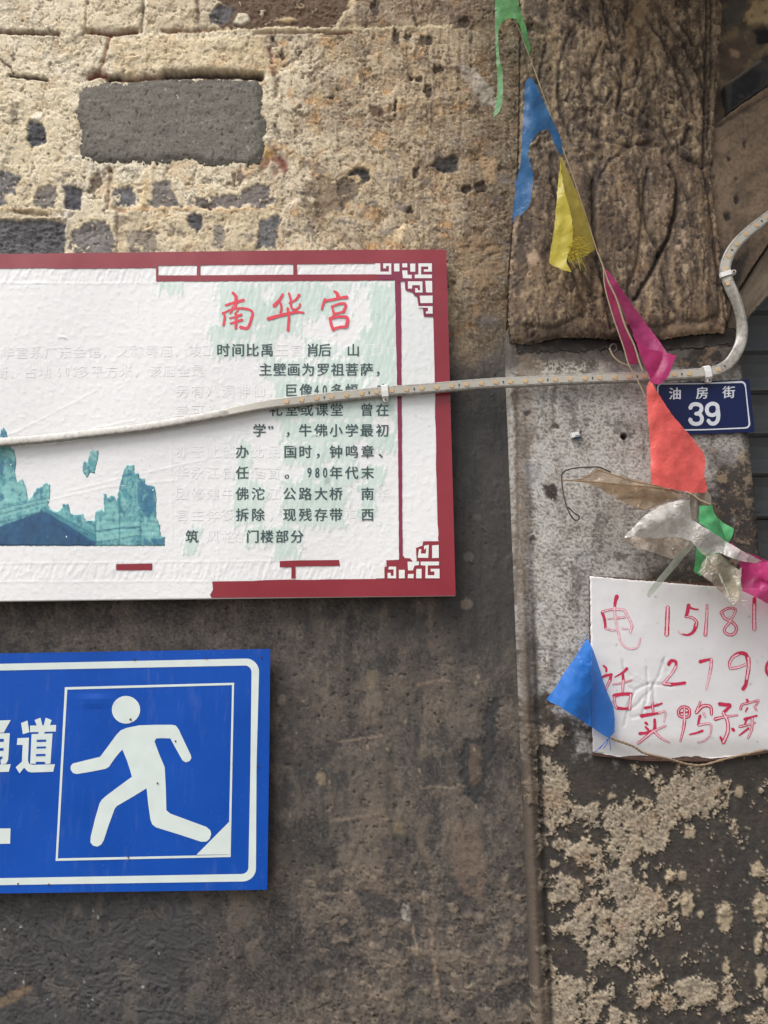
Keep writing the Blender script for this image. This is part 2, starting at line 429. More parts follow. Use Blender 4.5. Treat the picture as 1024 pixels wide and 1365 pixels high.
def paint_wall(p):
    u, v = p.u, p.v
    # --- plastered brickwork above
    n1 = fbm(u / 34, v / 30, 11, 5, .6); n2 = fbm(u / 10, v / 9, 12, 4, .6); n3 = fbm(u / 80, v / 64, 13, 4)
    wx, wy = fbm(u / 30, v / 30, 21, 3), fbm(u / 30, v / 30, 22, 3)
    L = fbm(u / 58 + .5 * wx, v / 44 + .5 * wy, 23, 6, .66); M = fbm(u / 24 + .4 * wy, v / 30 + .4 * wx, 24, 5, .68)
    to_right_ = sst(215, 560, u); p.c[:] = lin((238, 224, 196))  # paler left stands in for stronger light; browner right is the plaster itself
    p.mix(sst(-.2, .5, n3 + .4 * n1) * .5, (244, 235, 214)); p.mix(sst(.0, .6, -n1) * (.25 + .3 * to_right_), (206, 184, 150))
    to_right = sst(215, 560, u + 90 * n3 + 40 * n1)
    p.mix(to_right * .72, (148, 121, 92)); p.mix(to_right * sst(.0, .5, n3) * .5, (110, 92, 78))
    # flaking coats, each with its own edge
    e1 = sst(-.015, .015, L - .10); e2 = sst(-.012, .012, -L - .22); e3 = sst(-.012, .012, -M - .34); e4 = sst(-.012, .012, M - .30)
    p.mix(e1 * (.45 - .25 * to_right), (226, 212, 184)); p.h += .0011 * e1
    p.mix(e2 * (.3 + .25 * to_right), (176, 152, 120)); p.h -= .0014 * e2
    p.mix(e3 * (.42 + .25 * to_right), (122, 104, 86)); p.h -= .0016 * e3
    p.mix(e4 * .34, (212, 186, 142)); p.h += .0009 * e4
    org = sst(.14, .5, fbm(u / 44, v / 38, 14, 5, .66)); p.mix(org * (.34 + .26 * sst(200, 420, u)), (200, 152, 98))
    vs = fbm(u / 7, v / 60, 15, 4)                                       # rain streaks, stronger to the right
    p.mix(sst(.0, .6, vs) * sst(400, 600, u) * .62, (86, 70, 58))
    p.mix(sst(.1, .6, -vs) * sst(450, 600, u) * .35, (166, 143, 114))
    p.mix(sst(.0, .5, fbm(u / 5, v / 34, 25, 4)) * (.12 + .24 * to_right), (124, 102, 80))
    p.mix(sst(590, 655, u + 20 * n1) * .66, (88, 73, 60))
    p.h += .0013 * n1 + .0003 * n2 + .0002 * p.nf
    crk = 1 - np.abs(fbm(u / 18 + .6 * wx, v / 22 + .6 * wy, 16, 4)); cm = sst(.962, .992, crk); p.mix(cm * .6, (84, 66, 52)); p.h -= .0013 * cm
    ck2 = 1 - np.abs(fbm(u / 7 + .5 * wy, v / 8, 26, 3)); c2m = sst(.95, .99, ck2) * sst(-.2, .4, n3 + .3 * M); p.mix(c2m * (.4 + .2 * to_right), (112, 92, 72)); p.h -= .0008 * c2m; wo_ = fbm(u / 3.4 + .8 * M, v / 3.4, 27, 2); p.mix(sst(.05, .5, wo_) * .22, (120, 98, 74)); p.mix(sst(.1, .5, -wo_) * .2, (232, 216, 184)); p.h -= .00015 * wo_
    pit = sst(.50, .6, fbm(u / 12, v / 10, 17, 4)); pit = pit * (1 - .5 * to_right); p.mix(pit * .6, (84, 70, 60)); p.h -= .0020 * pit
    wh = sst(.42, .5, fbm(u / 15, v / 12, 18, 5, .65)); p.h += .0011 * wh; p.mix(wh * (.5 - .3 * to_right), (234, 222, 196))
    for x0, x1, y0, y1, tone, op in [(116, 190, -20, 40, (214, 194, 160), .4), (194, 264, -20, 40, (196, 174, 142), .45), (150, 352, 50, 98, (214, 190, 150), .45), (-40, 108, 110, 275, (232, 214, 178), .25), (160, 366, 285, 335, (196, 174, 140), .45), (268, 470, -30, 38, (150, 130, 106), .4), (470, 660, -30, 34, (120, 100, 84), .4)]:
        sd = np.maximum(np.maximum(x0 - u, u - x1), np.maximum(y0 - v, v - y1)) + 5 * wx; p.mix(sst(3, -3, sd) * op, tone); p.h += .0015 * sst(4, -5, sd)
    soo = fbm(u / 36 + .4 * wx, v / 26, 28, 6, .7); p.mix(sst(.2, .42, soo) * sst(150, 230, v + 40 * n1) * .6, (124, 116, 112)); p.mix(sst(.3, .5, soo) * .35, (128, 116, 104)); p.mix(sst(.24, .4, -soo) * sst(230, 420, u) * .5, (112, 90, 70))
    bc = p.c.copy(); p.contrast(1.12); bl = sst(150, 420, u)[..., None]; p.c = bc * (1 - bl) + p.c * bl
    # joints: (line, width, colour, depth, opacity)
    red = (120, 74, 62); dk = (66, 52, 44); lt = (226, 208, 170)
    for pl, wd, c, dh, op in [
        ([(-60, 40), (20, 43), (76, 45)], 2.6, (104, 76, 62), -.006, .8), ([(112, 41), (150, 45), (182, 41)], 2.8, red, -.007, .85),
        ([(215, 42), (270, 40), (300, 40)], 1.8, (150, 112, 88), -.003, .7), ([(300, 41), (400, 38), (470, 40), (600, 36)], 1.8, lt, .001, .75),
        ([(340, 44), (420, 43), (470, 44)], 1.5, (110, 60, 48), -.003, .6),
        ([(112, -50), (111, 20), (113, 44)], 2.0, lt, .001, .7), ([(116, 4), (115, 40)], 1.4, dk, -.004, .5),
        ([(192, -50), (191, 15), (189, 42)], 1.8, (100, 80, 66), -.005, .85), ([(265, -40), (264, 10), (266, 40)], 2.2, (92, 72, 60), -.005, .8),
        ([(147, 48), (140, 75), (132, 100)], 2.6, (150, 104, 84), -.004, .8), ([(114, 46), (112, 60)], 3, lt, .002, .5),
        ([(0, 80), (14, 90)], 1.5, dk, -.003, .7), ([(14, 101), (40, 103), (62, 106)], 2.2, dk, -.005, .85),
        ([(118, 103), (128, 99), (140, 100)], 4.0, (112, 60, 50), -.007, .9), ([(140, 104), (165, 106), (220, 102)], 2.6, (112, 76, 62), -.006, .8),
        ([(220, 100), (280, 99), (346, 101)], 4.6, (62, 46, 42), -.011, .95), ([(145, 107), (155, 104)], 3.6, (42, 38, 38), -.006, .95),  # the long joint's dark colour includes its deep shadow
        ([(364, 50), (366, 60)], 3, (48, 34, 32), -.007, .95), ([(360, 64), (362, 84)], 2, (130, 84, 66), -.003, .7),
        ([(366, 96), (370, 115), (368, 128)], 3.0, (112, 92, 76), -.003, .6), ([(366, 166), (372, 184)], 2.4, (76, 62, 54), -.005, .8),
        ([(352, 222), (362, 208), (376, 220), (368, 230)], 6.5, (118, 62, 54), -.004, .6), ([(374, 210), (381, 226)], 4, (128, 76, 66), -.002, .8),
        ([(352, 196), (358, 205)], 4, (222, 176, 100), 0, .6),
        ([(-40, 283), (20, 279), (76, 281), (110, 281)], 2.4, (196, 168, 128), .001, .7), ([(20, 282), (60, 286)], 3.0, (132, 112, 86), -.004, .7),
        ([(146, 224), (148, 250), (144, 278)], 2.6, (140, 106, 84), -.004, .8), ([(152, 277), (164, 281)], 3.4, (132, 84, 68), -.004, .8),
        ([(165, 279), (250, 278), (300, 281), (366, 277)], 2.4, (206, 160, 108), .001, .65), ([(272, 276), (280, 277)], 3, (60, 42, 40), -.006, .9),
        ([(91, 284), (90, 310), (91, 340)], 2.6, (224, 216, 200), .002, .85), ([(157, 284), (156, 310), (155, 340)], 2.0, (118, 98, 80), -.003, .6),
        ([(374, 280), (371, 300), (376, 335)], 4, (170, 134, 106), -.002, .5), ([(194, 242), (192, 274)], 3, (224, 186, 128), .001, .6),
        ([(370, 290), (384, 276), (396, 270)], 5, (226, 208, 182), .001, .6), ([(540, -40), (556, 36)], 1.8, (84, 70, 60), -.003, .6),
    ]:
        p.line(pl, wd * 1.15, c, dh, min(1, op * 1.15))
        if dh < -.0035: p.line([(x + .6, y + wd + 2.2) for x, y in pl], 1.7, (226, 212, 184), .0012, .5, 2.5, .2)  # pale mortar lip painted under deep joints, doubling as their highlight
    g1, g2, g3 = (124, 120, 119), (110, 108, 110), (136, 128, 120)
    rim = (232, 214, 178)
    p.patch([(290, -30), (470, -30), (466, 10), (440, 38), (380, 36), (330, 40), (290, 36), (280, 22), (296, 8)], (104, 84, 68), -.004, 5, rim=rim)
    p.patch([(276, 20), (300, 6), (314, 14), (306, 30), (282, 34)], (104, 100, 100), -.001, 4)
    p.patch([(312, 30), (318, 18), (328, 19), (334, 27), (322, 34)], (236, 224, 198), .004, 2)
    p.patch([(366, 28), (380, 23), (396, 26), (388, 31)], (206, 180, 138), .004, 2)
    p.patch([(36, 172), (40, 158), (52, 162), (64, 178), (60, 192), (44, 195), (36, 188)], (88, 87, 90), -.006, 4, rim=rim, isl=False)
    p.patch([(42, 154), (50, 150), (58, 154), (52, 162), (46, 163)], (236, 226, 206), .003, 2)
    p.patch([(14, 142), (26, 140), (24, 168), (14, 170)], (124, 112, 96), -.002, 3, op=.7)
    p.patch([(-30, 232), (8, 226), (28, 236), (18, 252), (22, 262), (6, 256), (10, 276), (-30, 270)], g1, -.003, 5, rim=rim)
    p.patch([(44, 262), (66, 244), (78, 250), (74, 278), (46, 277)], g3, -.003, 5, rim=rim)
    p.patch([(85, 250), (110, 246), (108, 280), (86, 280)], (92, 90, 94), -.005, 3, rim=(236, 226, 206), rimw=2)
    p.patch([(124, 232), (136, 226), (134, 250), (126, 262), (118, 256)], (124, 110, 94), -.003, 4)
    p.patch([(152, 252), (178, 248), (181, 274), (153, 274)], (114, 112, 114), -.003, 5, rim=rim)
    p.patch([(203, 246), (222, 240), (238, 266), (244, 276), (198, 275)], (132, 124, 118), -.003, 7, rim=rim)
    p.patch([(268, 262), (300, 262), (330, 252), (346, 246), (366, 258), (364, 276), (262, 276)], (128, 119, 114), -.003, 9, rim=rim)
    p.patch([(306, 230), (322, 228), (326, 240), (312, 246)], (138, 122, 108), -.003, 4)
    p.patch([(-60, 292), (60, 293), (88, 297), (86, 345), (-60, 345)], (98, 96, 98), -.006, 2, rim=(168, 150, 122), isl=False)
    if True:                                                            # that stone's face is chipped in ridges
        b = (u < 88) & (v > 290) & (v < 345); p.h[b] += .004 * np.abs(fbm(u[b] / 16, v[b] / 6, 31, 4))
    p.patch([(96, 310), (118, 294), (150, 300), (152, 345), (94, 345)], (130, 124, 121), -.003, 8, rim=rim)
    p.patch([(172, 316), (186, 306), (212, 312), (206, 345), (176, 345)], (126, 118, 112), -.002, 8, op=.75)
    p.patch([(250, 286), (262, 284), (272, 292), (266, 310), (254, 302)], (84, 82, 84), -.004, 6)
    p.patch([(284, 300), (302, 304), (298, 330), (286, 328)], (118, 112, 110), -.002, 7, op=.8)
    p.patch([(348, 296), (372, 286), (370, 330), (344, 332)], (118, 115, 115), -.003, 6, rim=rim)
    p.patch([(-60, 345), (420, 345), (420, 380), (-60, 380)], (92, 84, 76), -.003, 6)
    # big block: holes and bare places
    p.patch([(464, 234), (474, 224), (494, 226), (493, 240), (484, 246), (478, 234)], (62, 60, 60), -.007, 3, rim=(206, 176, 132))
    p.patch([(574, 222), (582, 210), (612, 208), (610, 226), (596, 230), (584, 226)], (70, 66, 64), -.006, 3)
    p.patch([(404, 250), (420, 236), (464, 236), (470, 250), (456, 276), (430, 292), (408, 286)], (130, 112, 92), -.002, 7, op=.75)
    p.patch([(448, 236), (480, 240), (476, 262), (452, 284)], (92, 82, 74), -.003, 7, op=.7)
    p.patch([(490, 142), (508, 142), (512, 156), (498, 158)], (104, 84, 68), -.003, 4)
    for x, y, r, q in [(442, 130, 4, .8), (527, 140, 3, 3.2), (585, 92, 6, .8), (549, 104, 4, 1.2), (560, 106, 4, 1), (572, 122, 5, 1.8), (568, 54, 8, .9), (500, 10, 5, 2.4),
                       (528, 48, 4, 2), (544, 50, 4, 1.2), (620, 30, 9, .7), (400, 72, 3, 1.4), (378, 74, 4, 1.5), (640, 250, 9, .8), (622, 252, 8, .7), (545, 280, 6, .8), (556, 230, 4, 2)]:
        p.spot(x, y, r, (66, 56, 50), -.005, q, 4, .85)
    p.patch([(600, 20), (622, 20), (626, 40), (602, 38)], (92, 78, 66), -.003, 5, op=.8)
    p.patch([(608, 84), (630, 92), (668, 130), (660, 150), (630, 122)], (168, 158, 146), .002, 6, op=.75)
    p.patch([(528, 304), (540, 300), (538, 326), (524, 322)], (222, 198, 160), .001, 4, op=.8)
    p.patch([(640, 205), (664, 214), (660, 246), (644, 242)], (176, 148, 114), .002, 5, op=.7)
    p.patch([(628, 310), (672, 330), (668, 372), (640, 392), (604, 350), (606, 322)], (148, 124, 96), .001, 8, op=.55)
    # --- cement render below
    d = np.zeros_like(p.c); keep_c = p.c.copy(); keep_h = p.h.copy()
    m1 = fbm(u / 90, v / 110, 41, 5, .55); m2 = fbm(u / 24, v / 30, 42, 5, .6); m3 = fbm(u / 8, v / 9, 43, 3)
    st = fbm(u / 11, v / 120, 44, 4)
    p.c[:] = lin((74, 69, 65)); p.h[:] = 0
    p.mix(sst(-.15, .6, m1) * .75, (96, 83, 76)); p.mix(sst(0, .6, -m1) * .75, (64, 60, 58))
    st2 = fbm(u / 22, v / 260, 51, 5, .6); blo = fbm(u / 40 + .4 * m2, v / 52 + .4 * st, 52, 6, .68)
    p.mix(sst(.0, .6, st) * .35, (66, 60, 57)); p.mix(sst(.05, .6, -st) * .22, (118, 106, 95)); p.mix(sst(.05, .5, st2) * .4, (62, 58, 56)); p.mix(sst(.1, .5, -st2) * .25, (110, 98, 88))
    p.mix(sst(.04, .10, blo) * .22, (104, 93, 82)); p.mix(sst(.22, .27, blo) * .28, (122, 108, 93)); p.mix(sst(.12, .2, -blo) * .3, (58, 55, 54)); p.mix(sst(.34, .38, -blo) * .35, (54, 51, 50))
    p.h += .0005 * sst(.04, .10, blo) + .0005 * sst(.22, .27, blo) - .0006 * sst(.34, .38, -blo)
    p.mix(sst(.05, .55, m2) * .22, (118, 103, 87)); p.mix(sst(.2, .6, -m2) * .25, (60, 56, 53)); p.mix(sst(.1, .6, m3) * .16, (124, 112, 100)); p.mix(sst(.1, .6, -m3) * .2, (56, 52, 50))
    g5 = fbm(u / 3.4, v / 3.4, 55, 2); p.mix(sst(.1, .55, g5) * .3, (122, 110, 102)); p.mix(sst(.1, .55, -g5) * .35, (48, 44, 43))
    warm = np.exp(-((u - 520) / 150) ** 2 - ((v - 1130) / 260) ** 2) * .55 + np.exp(-((u - 520) / 140) ** 2 - ((v - 860) / 80) ** 2) * .2
    p.mix(warm * sst(-.4, .5, m2 + m1), (118, 102, 86))
    low = sst(1150, 1240, v + 60 * m1) * sst(390, 450, u + 50 * m1)
    tn = sst(.0, .3, fbm(u / 34, v / 28, 45, 5, .62)); p.mix(low * tn * .45, (124, 107, 90)); p.h += low * tn * .0011
    low2 = sst(1120, 1200, v + 60 * m1) * sst(380, 430, u + 30 * m1) * sst(.3, .44, fbm(u / 18, v / 15, 46, 4)); p.mix(low2 * .5, (138, 121, 101)); p.h += low2 * .0007
    p.mix(np.exp(-((u - 385) / 34) ** 2) * sst(840, 980, v) * sst(1240, 1130, v) * .5, (58, 55, 54))
    for x, y, wd, L, c in [(470, 800, 9, 160, (56, 53, 52)), (560, 800, 14, 240, (60, 57, 55)), (380, 900, 8, 220, (58, 56, 55)), (430, 860, 5, 300, (60, 57, 55)), (520, 980, 6, 260, (58, 54, 52)), (604, 830, 8, 200, (100, 90, 80)), (500, 840, 5, 220, (112, 100, 88)), (410, 800, 24, 70, (54, 52, 52)), (640, 1060, 8, 260, (96, 84, 74))]:
        p.mix(np.exp(-((u - x + 5 * m2) / wd) ** 2) * sst(y - 30, y + 30, v) * sst(y + L + 60, y + L - 60, v + 40 * m2) * .5 * sst(-.5, .4, st + m2), c)
    # trowelled mortar at the bottom left
    tro = sst(330, 250, u + 50 * m1) * sst(1165, 1200, v + 14 * m2)
    a = u * .97 + v * .25; c2 = -u * .25 + v * .97
    tw_ = fbm(u / 70, v / 50, 53, 3); tr = fbm((a + 20 * tw_) / 70, (c2 + 26 * tw_) / 4.6, 47, 4, .6) * .7 + .5 * fbm((u * .8 - v * .6) / 40, (u * .6 + v * .8) / 5, 54, 4, .6) * sst(-.1, .3, tw_); p.mix(tro * .85, (72, 70, 70)); p.mix(tro * sst(.05, .6, tr) * .5, (98, 95, 93)); p.mix(tro * sst(.1, .6, -tr) * .55, (56, 54, 54))
    p.h += tro * .0019 * tr + (1 - tro) * (.0009 * m2 + .0004 * m3)
    hol = sst(.52, .6, fbm(u / 9, v / 7, 48, 4)) * sst(.0, .4, m1 + .25); p.mix(hol * .6, (48, 44, 41)); p.h -= .0018 * hol
    crk = 1 - np.abs(fbm(u / 30, v / 24, 49, 4)); cm = sst(.965, .995, crk) * sst(1080, 1190, v); p.mix(cm * .55, (50, 44, 40)); p.h -= .0014 * cm
    # strip next to the pillar, its shade painted in as dark grey
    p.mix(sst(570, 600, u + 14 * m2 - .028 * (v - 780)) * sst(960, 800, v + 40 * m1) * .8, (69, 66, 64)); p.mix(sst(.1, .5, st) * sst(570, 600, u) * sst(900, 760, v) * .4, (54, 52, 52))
    gy_ = p.c.mean(-1, keepdims=True); p.c = p.c * .75 + gy_ * np.array([1.04, .995, .965]) * .25; p.contrast(1.28, lin((82, 76, 72))); ch_ = sst(.12, .4, fbm(u / 70, v / 95, 56, 6, .66)); p.mix(ch_ * .5, (56, 54, 54)); p.mix(np.exp(-((u - 400) / 40) ** 2 - ((v - 960) / 150) ** 2) * .55 * sst(-.4, .4, m2), (60, 58, 58)); p.mix(sst(.16, .3, fbm(u / 50, v / 62, 57, 6, .7)) * sst(820, 900, v) * .3, (124, 112, 100)); p.mix(np.exp(-((u - 470) / 60) ** 2 - ((v - 1040) / 70) ** 2) * .3 * sst(-.3, .4, m2), (66, 64, 63))
    p.patch([(652, 926), (668, 930), (664, 960), (662, 1010), (648, 1040), (640, 1078), (620, 1056), (612, 1010), (624, 985), (640, 985)], (58, 56, 55), -.0022, 7); p.patch([(628, 990), (642, 1000), (640, 1040), (630, 1050), (624, 1020)], (92, 80, 70), .0012, 5)
    p.patch([(608, 1092), (640, 1096), (648, 1150), (646, 1205), (628, 1196), (608, 1180), (600, 1150)], (120, 102, 88), .001, 8, op=.6)
    for pl in [[(450, 990), (510, 980)], [(440, 1094), (505, 1084)], [(562, 1050), (620, 1048)], [(556, 912), (600, 906)], [(430, 1192), (462, 1190)]]:
        p.line(pl, 1.6, (150, 132, 116), 0, .55, 3)
    p.patch([(470, 1186), (500, 1190), (546, 1206), (540, 1226), (512, 1224), (482, 1206)], (64, 62, 62), -.001, 5, op=.8)
    p.patch([(536, 1204), (546, 1204), (545, 1230), (537, 1228)], (152, 146, 138), .001, 4, op=.8)
    p.line([(574, 1240), (582, 1300), (588, 1350)], 2.2, (158, 136, 114), .001, .6, 4, .2)
    p.line([(552, 1238), (556, 1272)], 1.8, (160, 140, 118), .001, .6, 3)
    for x, y, r, q, c in [(622, 806, 8, 1.0, (138, 122, 110)), (497, 903, 9, 1.2, (122, 108, 90)), (428, 1038, 5, 1.8, (150, 132, 106)), (440, 1044, 2, 1.6, (150, 132, 110)), (376, 934, 6, 1.2, (118, 106, 96)),
                          (628, 1176, 8, 1, (70, 64, 62)), (532, 1104, 7, 1.3, (128, 112, 88)), (625, 742, 7, .9, (104, 98, 92)), (636, 690, 4, 1, (96, 92, 88)), (384, 845, 4, .8, (116, 108, 98))]:
        p.spot(x, y, r, c, .0006, q, 3, .6)
    rng = random.Random(8)
    for k in range(20):                                                   # paint flecks
        x = rng.uniform(0, 330); y = rng.uniform(1195, 1360); p.spot(x, y, rng.uniform(.5, 1.9), (186, 184, 180), .0008, rng.uniform(.6, 1.5), 1.5, .85)
    for k in range(70):
        x = rng.uniform(350, 690); y = rng.uniform(790, 1360); p.spot(x, y, rng.uniform(.6, 1.8), (168, 150, 126) if k % 2 else (48, 44, 42), 0, rng.uniform(.6, 1.8), 1.5, .7)
    p.patch([(0, 1330), (34, 1312), (46, 1316), (20, 1336), (-4, 1346)], (126, 106, 84), 0, 3, op=.7)
    low_c, low_h = p.c.copy(), p.h.copy()
    t = sst(395, 520, v + 26 * n1 + 30 * n3 - 20 * vs)
    p.c = keep_c * (1 - t[..., None]) + low_c * t[..., None]; p.h = keep_h * (1 - t) + low_h * t

XP = W(692, 900, Y_SHAFT)[0]                                            # the pillar's left arris
xs = spread(min(W(-14, 0, 0)[0], W(-14, 1365, 0)[0]), XP + .075, .00195, -2.0, XP + .1, 130)
xs = xs[xs <= XP + .08]
ztop, zbot = W(512, -12, 0)[2], W(512, 1378, 0)[2]
zs = spread(zbot, ztop, .00195, -.02, 3.7, 60)[::-1]
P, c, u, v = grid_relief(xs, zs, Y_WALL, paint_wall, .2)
wall = empty('brick_wall', (-.4, .1, 0), 'old wall of plastered bricks above and dark grey cement below, carrying the two big signs', 'wall')
iz = int(np.argmin(abs(zs - W(512, 470, 0)[2])))
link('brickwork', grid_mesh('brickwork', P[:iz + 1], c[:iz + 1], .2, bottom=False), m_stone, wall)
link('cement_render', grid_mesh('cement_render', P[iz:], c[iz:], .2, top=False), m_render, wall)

def paint_mortar(p):
    u, v = p.u, p.v
    n = fbm(u / 26, v / 20, 61, 5, .6); f = fbm(u / 3.2, v / 3.2, 62, 3); t = fbm(u / 30, v / 9, 63, 4)
    p.c[:] = lin((124, 119, 110)); p.mix(sst(-.1, .6, n) * .6, (138, 133, 123)); p.mix(sst(.0, .6, -n) * .5, (106, 102, 95)); p.mix(sst(.0, .5, f) * .4, (92, 88, 82)); p.mix(sst(.05, .5, -f) * .35, (150, 145, 135))
    p.h += .0013 * n + .0005 * f + .0007 * t + .0012
    sd = poly_sd(u, v, MORTAR); p.mix(sst(-16, 0, sd + 8 * n) * .6, (86, 81, 76)); p.h -= .0035 * sst(-9, 0, sd + 5 * n)
    pt = sst(.46, .56, fbm(u / 6, v / 6, 64, 3)); p.mix(pt * .6, (78, 74, 69)); p.h -= .0016 * pt; ws_ = sst(.25, .6, fbm(u / 24, v / 7, 65, 4)); p.mix(ws_ * .35, (150, 144, 132)); dk_ = sst(.1, .5, fbm(u / 40, v / 30, 66, 4)) * sst(150, 220, v); p.mix(dk_ * .4, (98, 94, 90))
    rng = random.Random(4)
    for k in range(26): p.spot(rng.uniform(105, 350), rng.uniform(110, 218), rng.uniform(.5, 1.1), (200, 196, 186), .0005, 1, .5, .8)
MORTAR = [(98, 146), (101, 128), (112, 114), (138, 109), (170, 110), (210, 106), (260, 105), (318, 106), (344, 107), (349, 118), (352, 140), (355, 168), (352, 200), (346, 216), (332, 223), (312, 219), (296, 221), (276, 221), (256, 213), (238, 213), (214, 218), (200, 220), (180, 216), (150, 217), (130, 216), (108, 210), (106, 196), (109, 172), (100, 160)]
relief('cement_patch', MORTAR, -.0025, paint_mortar, m_patchc, wall, 1.7, .012, 1.1)

# ------------------------------------------------------------------ stone pillar: shaft and carved capital
m_white = stone_mat('limewashed_stone', rough=.92, fine=.34, bump=.55)
m_carved = stone_mat('carved_stone', rough=.82, fine=.3, bump=.42, dist=.0016, spec=.3)
XR = W(1003, 600, Y_SHAFT)[0]

FLAKES = [[(250, -30), (360, -20), (350, 20), (300, 25), (270, 40), (265, 80), (310, 75), (350, 100), (385, 140), (385, 170), (400, 210), (380, 250), (330, 300), (310, 290), (280, 240), (275, 190), (250, 200), (245, 150), (260, 90)],
          [(490, 260), (540, 240), (560, 215), (590, 230), (620, 210), (680, 215), (690, 160), (680, 110), (700, 90), (800, 90), (830, 130), (870, 150), (885, 220), (860, 250), (800, 270), (740, 260), (715, 290), (690, 320), (670, 370), (620, 380), (560, 415), (500, 400), (500, 330), (485, 290)],
          [(400, 225), (480, 230), (490, 300), (430, 280), (350, 290)], [(280, 330), (340, 320), (400, 350), (440, 340), (500, 380), (480, 430), (410, 400), (330, 370), (290, 380)], [(290, 450), (310, 440), (320, 500), (300, 510)], [(320, 470), (400, 450), (460, 480), (400, 540), (330, 550), (300, 540)],
          [(500, 440), (560, 430), (600, 500), (640, 480), (720, 560), (730, 620), (660, 650), (590, 640), (580, 720), (640, 770), (680, 800), (640, 860), (600, 890), (570, 830), (590, 780), (540, 740), (490, 740), (440, 750), (430, 690), (380, 640), (300, 660), (310, 700), (340, 760), (310, 760), (285, 700), (290, 630), (310, 610), (380, 600), (400, 570), (470, 510)],
          [(270, 800), (420, 780), (500, 840), (490, 900), (440, 960), (260, 960)], [(660, 870), (700, 830), (770, 780), (860, 800), (880, 750), (900, 780), (920, 880), (880, 900), (840, 850), (760, 880), (700, 880)], [(975, 440), (1060, 430), (1060, 470), (980, 470)], [(975, 510), (1060, 515), (1060, 605), (990, 580)],
          [(990, 630), (1060, 640), (1060, 700), (1000, 690)], [(990, 735), (1060, 740), (1060, 790), (1000, 780)], [(990, 810), (1060, 815), (1060, 860), (1000, 850)], [(960, 900), (1060, 890), (1060, 960), (960, 950)], [(860, 545), (900, 555), (915, 600), (900, 645), (870, 630)], [(735, 440), (770, 440), (760, 475)], [(690, 430), (725, 440), (710, 465)], [(920, 160), (950, 160), (950, 205), (925, 205)], [(735, 520), (775, 510), (765, 600)], [(560, 85), (670, 90), (660, 130), (600, 130)], [(500, 900), (600, 890), (640, 950), (500, 960)], [(900, 280), (930, 290), (915, 330)]]

